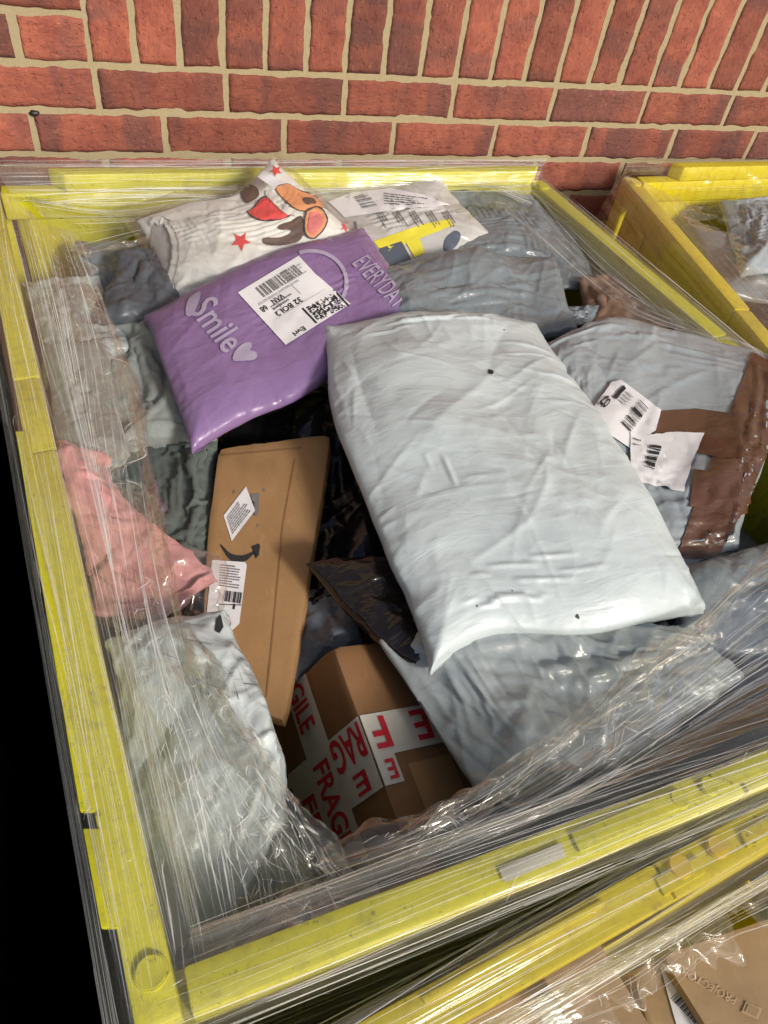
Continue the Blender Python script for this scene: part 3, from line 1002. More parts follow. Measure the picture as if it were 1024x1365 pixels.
bag('muslin_blanket', [(120, 575, .90), (290, 585, .90)], [(290, 585, .90), (290, 760, .89)], [(150, 770, .90), (290, 760, .89)], [(120, 575, .90), (150, 770, .90)],
    M['teal'], 'crumpled dark grey-green muslin between the pink bundle and the carton', 'blanket', None, up=.03, down=.04, res=.005, iters=150, amp=.9, seed=12, slack=1.18, lump=.5, kb=.05)

bag('folded_cloth', [(58, 470, .93), (150, 470, .94)], [(150, 470, .94), (175, 610, .93)], [(75, 640, .925), (175, 610, .93)], [(58, 470, .93), (75, 640, .925)],
    M['sage'], 'grey-green cloth under the streaked film beside the rim', 'cloth', None, up=.028, down=.03, res=.006, iters=110, seed=13, slack=1.14, lump=.35, amp=.6)

# back edge: printed clear bag, grey bags
prn = bag('printed_bag', [(405, 262, .985), (480, 248, 1.0), (590, 246, 1.0)], [(590, 246, 1.0), (630, 290, .995), (660, 318, .975)],
          [(480, 365, .965), (570, 350, .965), (660, 318, .975)], [(405, 262, .985), (480, 365, .965)],
          M['greybag_print'], 'clear and grey printed plastic bag with a white label and yellow stripe', 'plastic bag', None, up=.022, down=.03, res=.005, iters=150, amp=.5, seed=14, slack=1.035)
bag('mailing_bag', [(570, 262, .985), (640, 250, .985), (705, 268, .97)], [(705, 268, .97), (770, 330, .96), (800, 390, .94)], [(560, 380, .93), (800, 390, .94)], [(570, 262, .985), (560, 380, .93)],
    M['grey'], 'slate grey bag against the box edge behind the pillow-shaped grey bag', 'mailing bag', GB, up=.03, down=.03, res=.0055, iters=140, seed=15, slack=1.045)
bag('mailing_bag', [(490, 372, .985), (610, 340, .995), (735, 352, .97)], [(735, 352, .97), (752, 400, .965), (770, 450, .95)], [(540, 480, .96), (770, 450, .95)], [(490, 372, .985), (540, 480, .96)],
    M['grey'], 'pillow-shaped slate grey bag lying behind the large white bag', 'mailing bag', GB, up=.03, down=.03, res=.0055, iters=150, seed=16, slack=1.05)
bag('mailing_bag', [(715, 408, .965), (805, 406, .965)], [(805, 406, .965), (790, 432, .955)], [(710, 450, .95), (790, 432, .955)], [(715, 408, .965), (710, 450, .95)],
    M['grey'], 'folded end of a slate grey bag beside the brown paper parcel', 'mailing bag', GB, up=.006, down=.006, res=.005, iters=80, seed=17, slack=1.02)
bag('paper_parcel', [(770, 375, .955), (830, 372, .965), (900, 420, .965)], [(900, 420, .965), (985, 490, .95)], [(780, 450, .94), (985, 520, .94)], [(770, 375, .955), (780, 450, .94)],
    M['brownbag'], 'brown paper parcel under film against the box edge', 'parcel', None, up=.02, down=.03, res=.006, iters=110, seed=18, slack=1.08)

# brown-taped bag
tp = bag('mailing_bag', [(705, 470, .985), (760, 442, 1.0), (840, 428, 1.005), (1000, 468, 1.0), (1040, 492, 1.008)], [(1040, 492, 1.008), (1030, 600, .98), (985, 735, .955)],
         [(700, 700, .955), (870, 760, .95), (985, 735, .955)], [(705, 470, .985), (700, 700, .955)],
         M['grey_b'], 'glossy blue-grey bag crossed with brown parcel tape', 'mailing bag', GB, up=.024, down=.04, res=.005, iters=170, amp=.95, seed=20, slack=1.045, lump=.4)
bag('mailing_bag', [(880, 760, .95), (1000, 725, .96), (1090, 700, .95)], [(1090, 700, .95), (1160, 840, .94)], [(880, 860, .92), (1000, 880, .93), (1160, 840, .94)], [(880, 760, .95), (880, 860, .92)],
    M['grey'], 'grey bag under film beside the front end of the brown-taped bag', 'mailing bag', GB, up=.03, down=.03, res=.006, iters=120, seed=21, slack=1.08)

# front: grey bag, umber bag, carton
gf = bag('mailing_bag', [(500, 850, .935), (640, 800, .95), (900, 850, .95)], [(900, 850, .95), (950, 880, .95), (988, 908, .945)],
         [(640, 1080, .915), (760, 1050, .93), (880, 1000, .935), (988, 908, .945)], [(500, 850, .935), (560, 950, .925), (640, 1080, .915)],
         M['grey_l'], 'pale grey bag lying in front of the large white bag beside the fragile carton', 'mailing bag', GB, up=.032, down=.035, res=.005, iters=170, amp=1.7, seed=24, slack=1.07)
bag('plastic_bag', [(780, 850, .93), (890, 825, .93)], [(890, 825, .93), (910, 870, .925)], [(800, 890, .92), (910, 880, .92)], [(780, 850, .93), (800, 890, .92)],
    M['navy'], 'dark see-through bag end poking out under the white bag', 'plastic bag', None, up=.01, down=.01, res=.006, iters=60, seed=25)
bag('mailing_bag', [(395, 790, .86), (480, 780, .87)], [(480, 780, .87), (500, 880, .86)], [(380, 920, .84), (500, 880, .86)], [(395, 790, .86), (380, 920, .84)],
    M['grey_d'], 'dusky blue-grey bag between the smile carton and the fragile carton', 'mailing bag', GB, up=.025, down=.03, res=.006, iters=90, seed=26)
bag('mailing_bag', [(408, 752, .945), (450, 745, .945), (545, 745, .93)], [(545, 745, .93), (610, 800, .93), (668, 852, .935)], [(590, 916, .93), (668, 852, .935)], [(408, 752, .945), (450, 815, .935), (520, 880, .93), (590, 916, .93)],
    M['umber'], 'glossy black-brown plastic bag poking out under the large white bag', 'mailing bag', GB, up=.020, down=.025, res=.005, iters=150, seed=27, slack=1.03, amp=.7)

# large white bag on top
wb = bag('mailing_bag', [(428, 446, .985), (560, 424, 1.01), (712, 440, .985)], [(712, 440, .985), (800, 560, 1.0), (880, 690, .995), (938, 818, .965)],
         [(572, 902, .955), (655, 856, .965), (800, 850, .975), (938, 818, .965)], [(428, 446, .985), (438, 560, .985), (500, 720, .975), (572, 902, .955)],
         M['white'], 'large smooth white mailing bag lying on top of the heap', 'mailing bag', GB, up=.036, down=.03, res=.0048, iters=220, seed=30, slack=1.05, lump=.10, rnd=.20, amp=.75, ea=.8)
for k, (x, y, s_) in enumerate(((654, 496, 6), (770, 822, 5), (672, 440, 1.6), (636, 808, 2.2), (683, 788, 1.5))):
    rr = random.Random(k); pts = []
    for a in range(9):
        r_ = s_ * rr.uniform(.45, 1.0) * .8
        pts.append((x + r_ * math.cos(a * .698), y + r_ * math.sin(a * .698)))
    lay('scuff', poly_bm([pts]), wb, M['ink'], wb, .0006)

# shirt packet
SB = dict(back=[(148, 282, .995), (240, 262, 1.025), (315, 250, 1.045), (367, 207, 1.075)], right=[(367, 207, 1.075), (425, 262, 1.045), (490, 322, .99)],
          front=[(218, 392, .965), (350, 385, .98), (490, 322, .99)], left=[(148, 282, .995), (218, 392, .965)])
SH = dict(back=[(182, 300, .985), (250, 272, 1.018), (315, 258, 1.036), (362, 216, 1.066)], right=[(362, 216, 1.066), (420, 266, 1.038), (482, 322, .985)],
          front=[(228, 400, .958), (350, 388, .974), (482, 322, .985)], left=[(182, 300, .985), (228, 400, .958)])
sh = bag('shirt', **SH, mat=M['shirt'], label='white jersey shirt with red stars and a printed animal, folded in a clear packet', cat='shirt', up=.026, down=.02, res=.005, iters=120, amp=.7, ea=.3, seed=33, slack=1.05, lump=.25)
pk = bag('clear_packet', **SB, mat=M['clear'], label='clear zip packet round the white shirt, leaning on the back of the box', cat='packet', up=.038, down=.024, res=.005, iters=110, amp=.7, seed=34, slack=1.03, lump=.1)

def star(cx, cy, r, rot):
    return [(cx + (r if k % 2 == 0 else r * .42) * math.cos(rot + k * math.pi / 5), cy + (r if k % 2 == 0 else r * .42) * math.sin(rot + k * math.pi / 5)) for k in range(10)]
lay('printed_star', poly_bm([star(321, 322, 14, .2)]), sh, M['star'], sh)
lay('printed_star', poly_bm([star(368, 228, 8, .5)]), sh, M['star'], sh)
lay('printed_star', poly_bm([star(460, 303, 7, .1)]), sh, M['star'], sh)
def blob(pts, n=4):
    p = np.array(pts + pts[:1], float); ext = np.vstack([p[-2], p, p[1]])
    out = []
    for k in range(len(pts)):
        for f in np.linspace(0, 1, n, endpoint=False):
            p0, p1, p2, p3 = ext[k], ext[k + 1], ext[k + 2], ext[k + 3]
            out.append(tuple(0.5 * (2 * p1 + (p2 - p0) * f + (2 * p0 - 5 * p1 + 4 * p2 - p3) * f ** 2 + (3 * p1 - p0 - 3 * p2 + p3) * f ** 3)))
    return out
def grow(pts, d):
    c = np.mean(pts, 0); return [tuple(np.array(p) + (np.array(p) - c) / (np.linalg.norm(np.array(p) - c) + 1e-6) * d) for p in pts]
hat = blob([(331, 283), (340, 277), (352, 264), (368, 272), (386, 288), (362, 294), (342, 292)])
fur = blob([(354, 258), (364, 256), (374, 272), (388, 280), (402, 286), (396, 289), (380, 286), (364, 272)])
face = blob([(368, 252), (384, 247), (400, 256), (416, 262), (428, 272), (442, 280), (424, 278), (410, 282), (396, 280), (382, 270)])
ear = blob([(410, 282), (424, 279), (434, 292), (430, 306), (418, 318), (408, 314), (406, 298)])
ant = blob([(402, 288), (390, 294), (372, 300), (372, 306), (388, 308), (376, 316), (352, 318), (352, 326), (374, 328), (398, 322), (406, 306)])
ant2 = blob([(322, 262), (322, 252), (332, 247), (342, 250), (346, 260), (338, 268), (328, 272)])
def ring(pts, d):
    o_ = grow(pts, d); return [[pts[k], pts[(k + 1) % len(pts)], o_[(k + 1) % len(pts)], o_[k]] for k in range(len(pts))]
lay('printed_antler', poly_bm([ant]), sh, M['brown_i'], sh, .0016, 3)
lay('printed_antler', poly_bm([ant2]), sh, M['brown_i'], sh, .0016, 3)
lay('printed_hat', poly_bm([hat]), sh, M['star'], sh, .0016, 3)
lay('printed_outline', poly_bm(ring(hat, 1.8)), sh, M['ink'], sh, .0024, 3)
lay('printed_face', poly_bm([face]), sh, M['orange'], sh, .0026, 3)
lay('printed_outline', poly_bm(ring(face, 1.2)), sh, M['ink'], sh, .0030, 3)
lay('printed_fur', poly_bm([fur]), sh, M['fur'], sh, .0038, 3)
lay('printed_ear', poly_bm([ear]), sh, M['orange'], sh, .0036, 3)
lay('printed_outline', poly_bm(ring(ear, 1.8)), sh, M['ink'], sh, .0042, 3)
lay('printed_ear', poly_bm([grow(ear, -4.5)]), sh, M['earpink'], sh, .0048, 3)
lay('printed_nose', poly_bm([blob([(404, 266), (416, 266), (420, 272), (408, 273)])]), sh, M['brown_i'], sh, .0036, 3)
lay('size_sticker', poly_bm([[(343, 236), (352, 228), (376, 242), (366, 252)]]), pk, M['paper'], pk, .0008)
# collar of the shirt
lay('neck_opening', poly_bm([blob([(205, 302), (212, 297), (222, 304), (229, 322), (231, 345), (224, 372), (212, 352), (203, 330)])]), sh, M['shirt_shade'], sh, .0022)
co_ = [(202, 298), (212, 291), (226, 297), (238, 318), (242, 345), (234, 385)]; ci_ = [(206, 304), (212, 299), (222, 305), (230, 322), (232, 345), (224, 378)]
cbm = bmesh.new()
A_, B_ = polyline([(a, b, 0) for a, b in co_], 24), polyline([(a, b, 0) for a, b in ci_], 24)
for k in range(23): poly_bm([[A_[k][:2], A_[k + 1][:2], B_[k + 1][:2], B_[k][:2]]], cbm)
lay('collar_band', cbm, sh, M['shirt'], sh, .0055)
for c_, d_ in ((A_, 1), (B_, -1)):
    sb_ = bmesh.new()
    for k in range(23): poly_bm([[c_[k][:2], c_[k + 1][:2], c_[k + 1][:2] + np.array([-1.3 * d_, .3]), c_[k][:2] + np.array([-1.3 * d_, .3])]], sb_)
    lay('collar_seam', sb_, sh, M['ink_l'], sh, .0066)
lay('neck_tag', poly_bm([[(196, 336), (204, 332), (211, 341), (203, 347)]]), sh, M['paper'], sh, .006)
zb = bmesh.new()
A_ = polyline([(144, 281, 0), (182, 335, 0), (216, 392, 0)], 12); 
for k in range(11): poly_bm([[(A_[k][0] - 1, A_[k][1]), (A_[k + 1][0] - 1, A_[k + 1][1]), (A_[k + 1][0] + 6, A_[k + 1][1] - 3), (A_[k][0] + 6, A_[k][1] - 3)]], zb)
lay('zip_seal', zb, pk, M['strand_a'], pk, .0015)
lay('zip_slider', poly_bm([[(158, 324), (164, 321), (168, 328), (161, 331)]]), pk, M['paper'], pk, .004)

# printed bag marks
LB = [(436, 268), (510, 252), (600, 276), (458, 291)]
lay('label', poly_bm([[(438, 270), (468, 258), (520, 252), (565, 261), (600, 274), (540, 279), (460, 291)]]), prn, M['paper'], prn, .0022, 5)
lay('barcode', poly_bm(bars([(473, 264), (483, 281), (504, 276), (490, 260)][0:4], 9, 4)), prn, M['ink_g'], prn, .0032, 5)
lay('label_print', poly_bm(lines([(512, 258), (576, 266), (574, 277), (512, 274)], 5, 6, .8)), prn, M['ink_g'], prn, .0032, 5)
lay('bag_print', poly_bm(lines([(432, 248), (540, 250), (548, 246), (440, 244)], 3, 7)), prn, M['ink_g'], prn, .0014, 5)
for k in range(5):
    x = 500 + 22 * k
    lay('bag_print', poly_bm(lines([(x, 284), (x + 14, 306), (x + 24, 302), (x + 10, 281)], 3, 20 + k, .85)), prn, M['ink_g'], prn, .0014, 5)
lay('recycling_panel', poly_bm([[(472, 296), (474, 310), (490, 322), (492, 318), (477, 308), (475, 296)]]), prn, M['ink_g'], prn, .0014, 5)
lay('yellow_stripe', poly_bm([[(498, 322), (560, 300), (600, 292), (606, 300), (560, 318), (510, 338)]]), prn, M['yellow_i'], prn, .0012, 5)
lay('slate_stripe', poly_bm([[(505, 332), (535, 322), (548, 346), (515, 356)]]), prn, M['slate_i'], prn, .0014, 5)
lay('yellow_stripe', poly_bm([[(540, 322), (558, 314), (566, 338), (552, 344)]]), prn, M['yellow_i'], prn, .0018, 5)
lay('slate_stripe', poly_bm([blob([(594, 318), (606, 308), (614, 314), (606, 330), (592, 334)])]), prn, M['slate_i'], prn, .0014, 5)

# purple bag
pu = bag('mailing_bag', [(190, 428, .965), (330, 360, .995), (484, 312, .99)], [(484, 312, .99), (520, 355, .99), (562, 415, .975)],
         [(255, 606, .945), (330, 566, .96), (430, 520, .965), (562, 415, .975)], [(190, 428, .965), (215, 500, .96), (255, 606, .945)],
         M['purple'], 'purple mailing bag printed with a pale smile slogan and heart', 'mailing bag', GB, up=.034, down=.03, res=.0048, iters=190, seed=40, slack=1.045, lump=.15, rnd=.24, amp=.4, ea=.8)
lay('address_label', poly_bm([[(317, 391), (398, 342), (420, 366), (467, 406), (381, 461)]]), pu, M['paper'], pu, .0018, 5)
LQ = [(317, 391), (398, 342), (467, 406), (381, 461)]           # along the top, then down
lay('barcode', poly_bm(bars(quadrect(LQ, .22, .86, .08, .26), 22, 3)), pu, M['ink_g'], pu, .0027, 5)
lay('label_print', poly_bm([quadrect(LQ, .30, .31, .30, .62), quadrect(LQ, .1, .9, .62, .625), quadrect(LQ, .62, .63, .30, .5)]), pu, M['ink_l'], pu, .0027, 5)
lay('label_print', poly_bm(lines(quadrect(LQ, .60, .97, .28, .10), 4, 9, .9) + lines(quadrect(LQ, .1, .9, .34, .28), 1, 10)), pu, M['ink_l'], pu, .0027, 5)
tb = bmesh.new()
tb.free()
for w_, a_ in (('VAN', (.44, .26, .34, .43)), ('32 BOL2', (.58, .18, .52, .61)), ('68', (.16, .07, .36, .45)), ('Evri', (.34, .17, .91, .98))):
    lay('label_print', text_bm(w_, quadrect(LQ, *a_), None, .02), pu, M['ink'], pu, .0027, 6)
lay('label_print', poly_bm(lines(quadrect(LQ, .2, .6, .50, .40), 2, 13)), pu, M['ink_g'], pu, .0027, 5)
DQ = [(402, 413), (446, 388), (466, 409), (421, 433)]
lay('stacked_code', poly_bm(cells(quadrect(DQ, .10, .90, .06, .94), 26, 14, 8, .5) + [quadrect(DQ, 0, .05, 0, 1), quadrect(DQ, .95, 1, 0, 1)]), pu, M['ink'], pu, .0027, 6)
tb = bmesh.new()
text_bm('Smile', [(250, 415), (300, 474), (328, 452), (284, 392)], tb, .015, .1)
lay('slogan', tb, pu, M['purple_in'], pu, .0020, 4)
lay('slogan', poly_bm([blob([(248, 420), (252, 400), (268, 390), (264, 408), (256, 422)])]), pu, M['purple_in'], pu, .0020, 4)
ht = [(311, 482), (313, 470), (324, 459), (334, 458), (336, 464), (333, 468), (340, 470), (343, 476), (338, 481), (326, 482)]
lay('heart', poly_bm([blob(ht, 3)]), pu, M['purple_in'], pu, .0020, 4)
rg = bmesh.new()
for k in range(26):
    a0, a1 = R_(-110 + k * 6.5), R_(-110 + (k + 1) * 6.5)
    f = lambda a, r: (415 + r * 1.05 * math.cos(a) , 378 + r * 0.95 * math.sin(a))
    poly_bm([[f(a0, 42), f(a1, 42), f(a1, 47), f(a0, 47)]], rg)
lay('smile_ring', rg, pu, M['purple_in'], pu, .0020, 4)
tb = bmesh.new()
text_bm('EVERYDAY', [(468, 353), (526, 413), (546, 398), (490, 340)], tb, .01)
lay('slogan', tb, pu, M['purple_in'], pu, .0020, 4)

# brown tape and labels on the blue-grey bag
lay('parcel_tape', poly_bm([[(1003, 470), (1060, 500), (1040, 540), (1024, 600), (985, 690), (955, 745), (900, 745), (930, 660), (965, 570)]]), tp, M['tape_b'], tp, .0016, 4)
lay('parcel_tape', poly_bm([[(868, 585), (880, 549), (930, 546), (975, 552), (1040, 560), (1030, 610), (960, 612), (905, 600)]]), tp, M['tape_b'], tp, .0022, 4)
lay('parcel_tape', poly_bm([[(925, 628), (975, 632), (1016, 650), (1008, 680), (975, 690), (918, 676)]]), tp, M['tape_b'], tp, .0028, 4)
L1 = [(795, 538), (824, 508), (880, 548), (862, 598)]
lay('address_label', poly_bm([[(780, 560), (815, 511), (828, 508), (880, 548), (873, 575), (840, 600)]]), tp, M['paper'], tp, .0030, 4)
lay('barcode', poly_bm(bars([(826, 566), (852, 535), (863, 547), (838, 578)], 13, 5)), tp, M['ink'], tp, .0050, 4)
tb = bmesh.new(); text_bm('8', [(797, 541), (808, 529), (814, 537), (804, 549)], tb, .0)
lay('label_print', tb, tp, M['ink'], tp, .0050, 4)
lay('label_print', poly_bm([[(815, 532), (830, 516), (833, 521), (819, 536)]]), tp, M['ink'], tp, .0050, 4)
lay('label_print', poly_bm(lines([(836, 524), (846, 534), (832, 546), (822, 538)], 4, 5)), tp, M['ink_l'], tp, .0050, 4)
lay('delivery_note', poly_bm([[(838, 578), (862, 582), (900, 578), (938, 580), (922, 620), (911, 657), (870, 648), (840, 640)]]), tp, M['paper'], tp, .0042, 4)
lay('barcode', poly_bm(bars([(858, 624), (864, 596), (880, 598), (870, 628)], 10, 8)), tp, M['ink'], tp, .0058, 4)
lay('label_print', poly_bm(lines([(842, 585), (856, 590), (854, 602), (842, 598)], 2, 9)), tp, M['ink_g'], tp, .0058, 4)

# pink bundle and pale bag at the left edge
pinkb = bag('pink_bundle', [(94, 614, .945), (122, 602, .955), (150, 612, .955)], [(150, 612, .955), (190, 690, .955), (255, 738, .95), (292, 775, .935)],
            [(132, 835, .93), (200, 845, .935), (285, 815, .93)], [(94, 614, .945), (112, 720, .945), (132, 835, .93)],
            M['pink'], 'crumpled pink fabric bundle in thin plastic against the side of the box', 'clothing', None, up=.034, down=.03, res=.005, iters=150, amp=.9, seed=44, slack=1.2, lump=.5, kb=.06)
bag('clear_packet', [(205, 745, .965), (250, 732, .965), (300, 765, .95)], [(300, 765, .95), (295, 825, .94)], [(200, 850, .94), (295, 825, .94)], [(205, 745, .965), (200, 850, .94)],
    M['clear'], 'thin clear packet round the end of the pink bundle', 'packet', None, up=.02, down=.01, res=.006, iters=80, seed=45, slack=1.06)
lw = bag('mailing_bag', [(140, 860, .955), (220, 822, .965), (305, 820, .965)], [(305, 820, .965), (350, 900, .965), (384, 1000, .96), (388, 1095, .945)],
         [(215, 1280, .90), (320, 1215, .92), (388, 1095, .945)], [(140, 860, .955), (165, 1050, .93), (215, 1280, .90)],
         M['pale'], 'pale grey-white bag under crumpled film in the near corner of the box', 'mailing bag', GB, up=.032, down=.04, res=.005, iters=170, seed=46, slack=1.06)
lay('tape_scrap', poly_bm([[(288, 826), (294, 820), (298, 836), (292, 845), (286, 842)]]), lw, M['ink'], lw, .001)
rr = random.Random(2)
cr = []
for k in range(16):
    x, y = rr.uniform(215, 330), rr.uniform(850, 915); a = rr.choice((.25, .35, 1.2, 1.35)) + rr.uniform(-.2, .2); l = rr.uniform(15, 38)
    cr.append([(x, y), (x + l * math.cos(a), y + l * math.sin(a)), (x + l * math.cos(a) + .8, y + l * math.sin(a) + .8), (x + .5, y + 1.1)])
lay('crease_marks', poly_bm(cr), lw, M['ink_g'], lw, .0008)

# ------------------------------------------------------------------ cartons
def carton(name, top, drop, mat, label, bev=.003):
    """top: four points; drop: vector to the opposite face"""
    top = [np.asarray(p, float) for p in top]
    bm = bmesh.new()
    hexa(bm, [p + np.asarray(drop) for p in top], top)
    bmesh.ops.recalc_face_normals(bm, faces=bm.faces[:])
    bmesh.ops.bevel(bm, geom=bm.edges[:], offset=bev, segments=2, profile=0.6, affect='EDGES', clamp_overlap=True)
    bmesh.ops.subdivide_edges(bm, edges=[e for e in bm.edges if e.calc_length() > .02], cuts=22, use_grid_fill=True)
    bm.normal_update()
    nz = Noise(int(abs(top[0][0]) * 1000), 3, 30, 3, 16); nf = Noise(int(abs(top[0][1]) * 1000) + 5, 3, 40, 20, 90)
    cs = [p for p in top] + [p + np.asarray(drop) for p in top]
    for v in bm.verts:
        c_ = np.array(v.co); d_ = min(np.linalg.norm(c_ - q_) for q_ in cs)
        v.co = Vector(c_ + np.array(v.normal) * (.0012 * nz(*c_) + .0003 * nf(*c_) - .005 * math.exp(-d_ / .010)))
    o = put(name, bm_mesh(name, bm, True, R_(32)), mat)
    tag(o, label, 'carton', 'cardboard cartons')
    return o
T = [P(291, 596, .925), P(441, 580, .93), P(379, 964, .885), P(262, 905, .90)]
smile = carton('carton', T, (.004, .0, -.02), M['kraft'], 'flat kraft carton printed with a black curved arrow smile', .0025)
fl = bmesh.new(); poly_bm([[(394, 612), (391, 600), (396, 590), (397, 612), (372, 760), (352, 935), (350, 935), (370, 760)]], fl)
lay('flap_seam', poly_bm([[(392, 612), (394, 612), (378, 700), (364, 850), (356, 930), (354, 930), (362, 850), (376, 700)]]), smile, M['kraft_b'], smile, .0006, 6)
lay('flap_seam', poly_bm([[(296, 606), (402, 596), (402, 598), (296, 608)]]), smile, M['kraft_b'], smile, .0006, 6)
sm = []
A_ = polyline([(294, 727, 0), (308, 743, 0), (325, 745, 0), (341, 735, 0)], 20); 
for k in range(19):
    w0, w1 = [2.4 + 7.5 * math.sin(math.pi * min(1, (j + .6) / 20)) for j in (k, k + 1)]
    sm.append([(A_[k][0], A_[k][1] - w0 * .5), (A_[k + 1][0], A_[k + 1][1] - w1 * .5), (A_[k + 1][0], A_[k + 1][1] + w1 * .5), (A_[k][0], A_[k][1] + w0 * .5)])
sm.append([(335, 729), (345, 725), (347, 728), (345, 740), (341, 745), (342, 732)])
lay('smile_arrow', poly_bm(sm), smile, M['ink'], smile, .0008, 6)
lay('small_label', poly_bm([[(328, 649), (340, 681), (309, 722), (298, 688)]]), smile, M['paper'], smile, .0011, 6)
lay('label_print', poly_bm(lines([(302, 690), (326, 657), (336, 681), (310, 714)], 8, 3, .85)), smile, M['ink_g'], smile, .0017, 6)
lay('carton_print', poly_bm([[(334, 659), (346, 658), (344, 688), (339, 688), (341, 680)]] + [[(310, 655), (314, 654), (314, 656), (311, 659)], [(350, 652), (354, 652), (353, 656), (351, 655)], [(342, 700), (346, 699), (345, 702), (342, 703)]]), smile, M['ink_g'], smile, .0008, 6)
lay('address_label', poly_bm([[(283, 747), (327, 750), (329, 754), (319, 832), (300, 850), (272, 850)]]), smile, M['paper'], smile, .0011, 6)
lay('label_print', poly_bm(lines([(293, 752), (326, 756), (321, 787), (292, 783)], 9, 4, .8)), smile, M['ink_g'], smile, .0017, 6)
lay('barcode', poly_bm(bars([(299, 788), (324, 791), (322, 806), (297, 802)], 14, 6)), smile, M['ink'], smile, .0017, 6)
lay('label_print', poly_bm([[(292, 806), (322, 807), (322, 808), (292, 807)], [(311, 806), (314, 806), (313, 813), (310, 813)]]), smile, M['ink'], smile, .0017, 6)

R0, R1 = P(444, 862, .925), P(548, 1145, .895)
ax = R1 - R0; Lr = np.linalg.norm(ax); ax /= Lr
lf = np.cross([0, 0, 1.0], ax); lf /= np.linalg.norm(lf)
if lf[0] > 0: lf = -lf
upv = np.cross(ax, lf); upv = upv if upv[2] > 0 else -upv
th = R_(66)
bb = math.cos(th) * lf - math.sin(th) * upv
cc = -math.sin(th) * lf - math.cos(th) * upv
LW, RW = .17, .16
frag = carton('carton', [R0, R0 + bb * LW, R0 + ax * Lr * 1.22 + bb * LW, R0 + ax * Lr * 1.22], cc * RW, M['kraft_b'], 'brown carton crossed with white tape lettered in red capitals', .0035)
def fpt(s, t):                       # s along the ridge, t>0 left face, t<0 right face
    w = R0 + ax * Lr * s + (bb * LW * t if t >= 0 else cc * RW * (-t))
    d = CR @ (w - CC); return (512 + CF * d[0] / d[2], 682.5 + CF * d[1] / d[2])
def fq(s0, s1, t0, t1): return [fpt(s0, t0), fpt(s1, t0), fpt(s1, t1), fpt(s0, t1)]
lay('fragile_tape', poly_bm([fq(.0, 1.2, .36, .65)]), frag, M['tape_w'], frag, .0010, 6)
lay('fragile_tape', poly_bm([fq(.36, .56, .0, .98)]), frag, M['tape_w'], frag, .0014, 6)
lay('fragile_tape', poly_bm([fq(.36, .56, -.005, -.85)]), frag, M['tape_w'], frag, .0014, 6)
lay('fragile_tape', poly_bm([fq(.56, .69, -.005, -.16)]), frag, M['tape_w'], frag, .0016, 6)
lay('fragile_tape', poly_bm([fq(.555, .69, .0, .36)]), frag, M['tape_w'], frag, .0016, 6)
lay('fragile_tape', poly_bm([fq(.44, 1.2, .62, .86)]), frag, M['tape_w'], frag, .0018, 6)
lay('brown_parcel_tape', poly_bm([fq(.62, 1.2, -.24, -.62)]), frag, M['tape_c'], frag, .0008, 6)
for w_, a_, b_ in (('FRAGILE', [fpt(-.22, .61), fpt(.25, .61), fpt(.25, .42), fpt(-.22, .42)], .0024), ('FRAGILE', [fpt(.42, .61), fpt(.92, .61), fpt(.92, .42), fpt(.42, .42)], .0024),
                   ('RAG', [fpt(.375, .02), fpt(.375, .36), fpt(.535, .36), fpt(.535, .02)], .0026), ('E', [fpt(.575, .10), fpt(.575, .24), fpt(.67, .24), fpt(.67, .10)], .0026),
                   ('FRAGI', [fpt(.52, .84), fpt(1.0, .84), fpt(1.0, .68), fpt(.52, .68)], .0026), ('F', [fpt(.38, -.18), fpt(.38, -.05), fpt(.53, -.05), fpt(.53, -.18)], .0026),
                   ('E', [fpt(.38, -.54), fpt(.38, -.40), fpt(.53, -.40), fpt(.53, -.54)], .0026), ('E', [fpt(.58, -.13), fpt(.58, -.06), fpt(.67, -.06), fpt(.67, -.13)], .0026)):
    lay('red_lettering', text_bm(w_, a_, None, .02), frag, M['red'], frag, b_, 6)
bag('mailing_bag', [(560, 1100, .885), (900, 960, .90)], [(900, 960, .90), (1100, 900, .90)], [(600, 1190, .875), (880, 1060, .885), (1100, 960, .89)], [(560, 1100, .885), (600, 1190, .875)],
    M['grey'], 'mid grey bag squeezed along the inside of the front rail under film', 'mailing bag', GB, up=.03, down=.04, res=.007, iters=100, seed=47, slack=1.05, amp=1.4)
bag('plastic_bag', [(285, 1120, .895), (395, 1110, .90)], [(395, 1110, .90), (430, 1190, .89)], [(270, 1255, .875), (430, 1190, .89)], [(285, 1120, .895), (270, 1255, .875)],
    M['olive'], 'yellow-green plastic bag bulging under crushed film in the near corner', 'plastic bag', None, up=.03, down=.04, res=.006, iters=100, seed=48, slack=1.06)
print('parcels', round(time.time() - T0, 1))

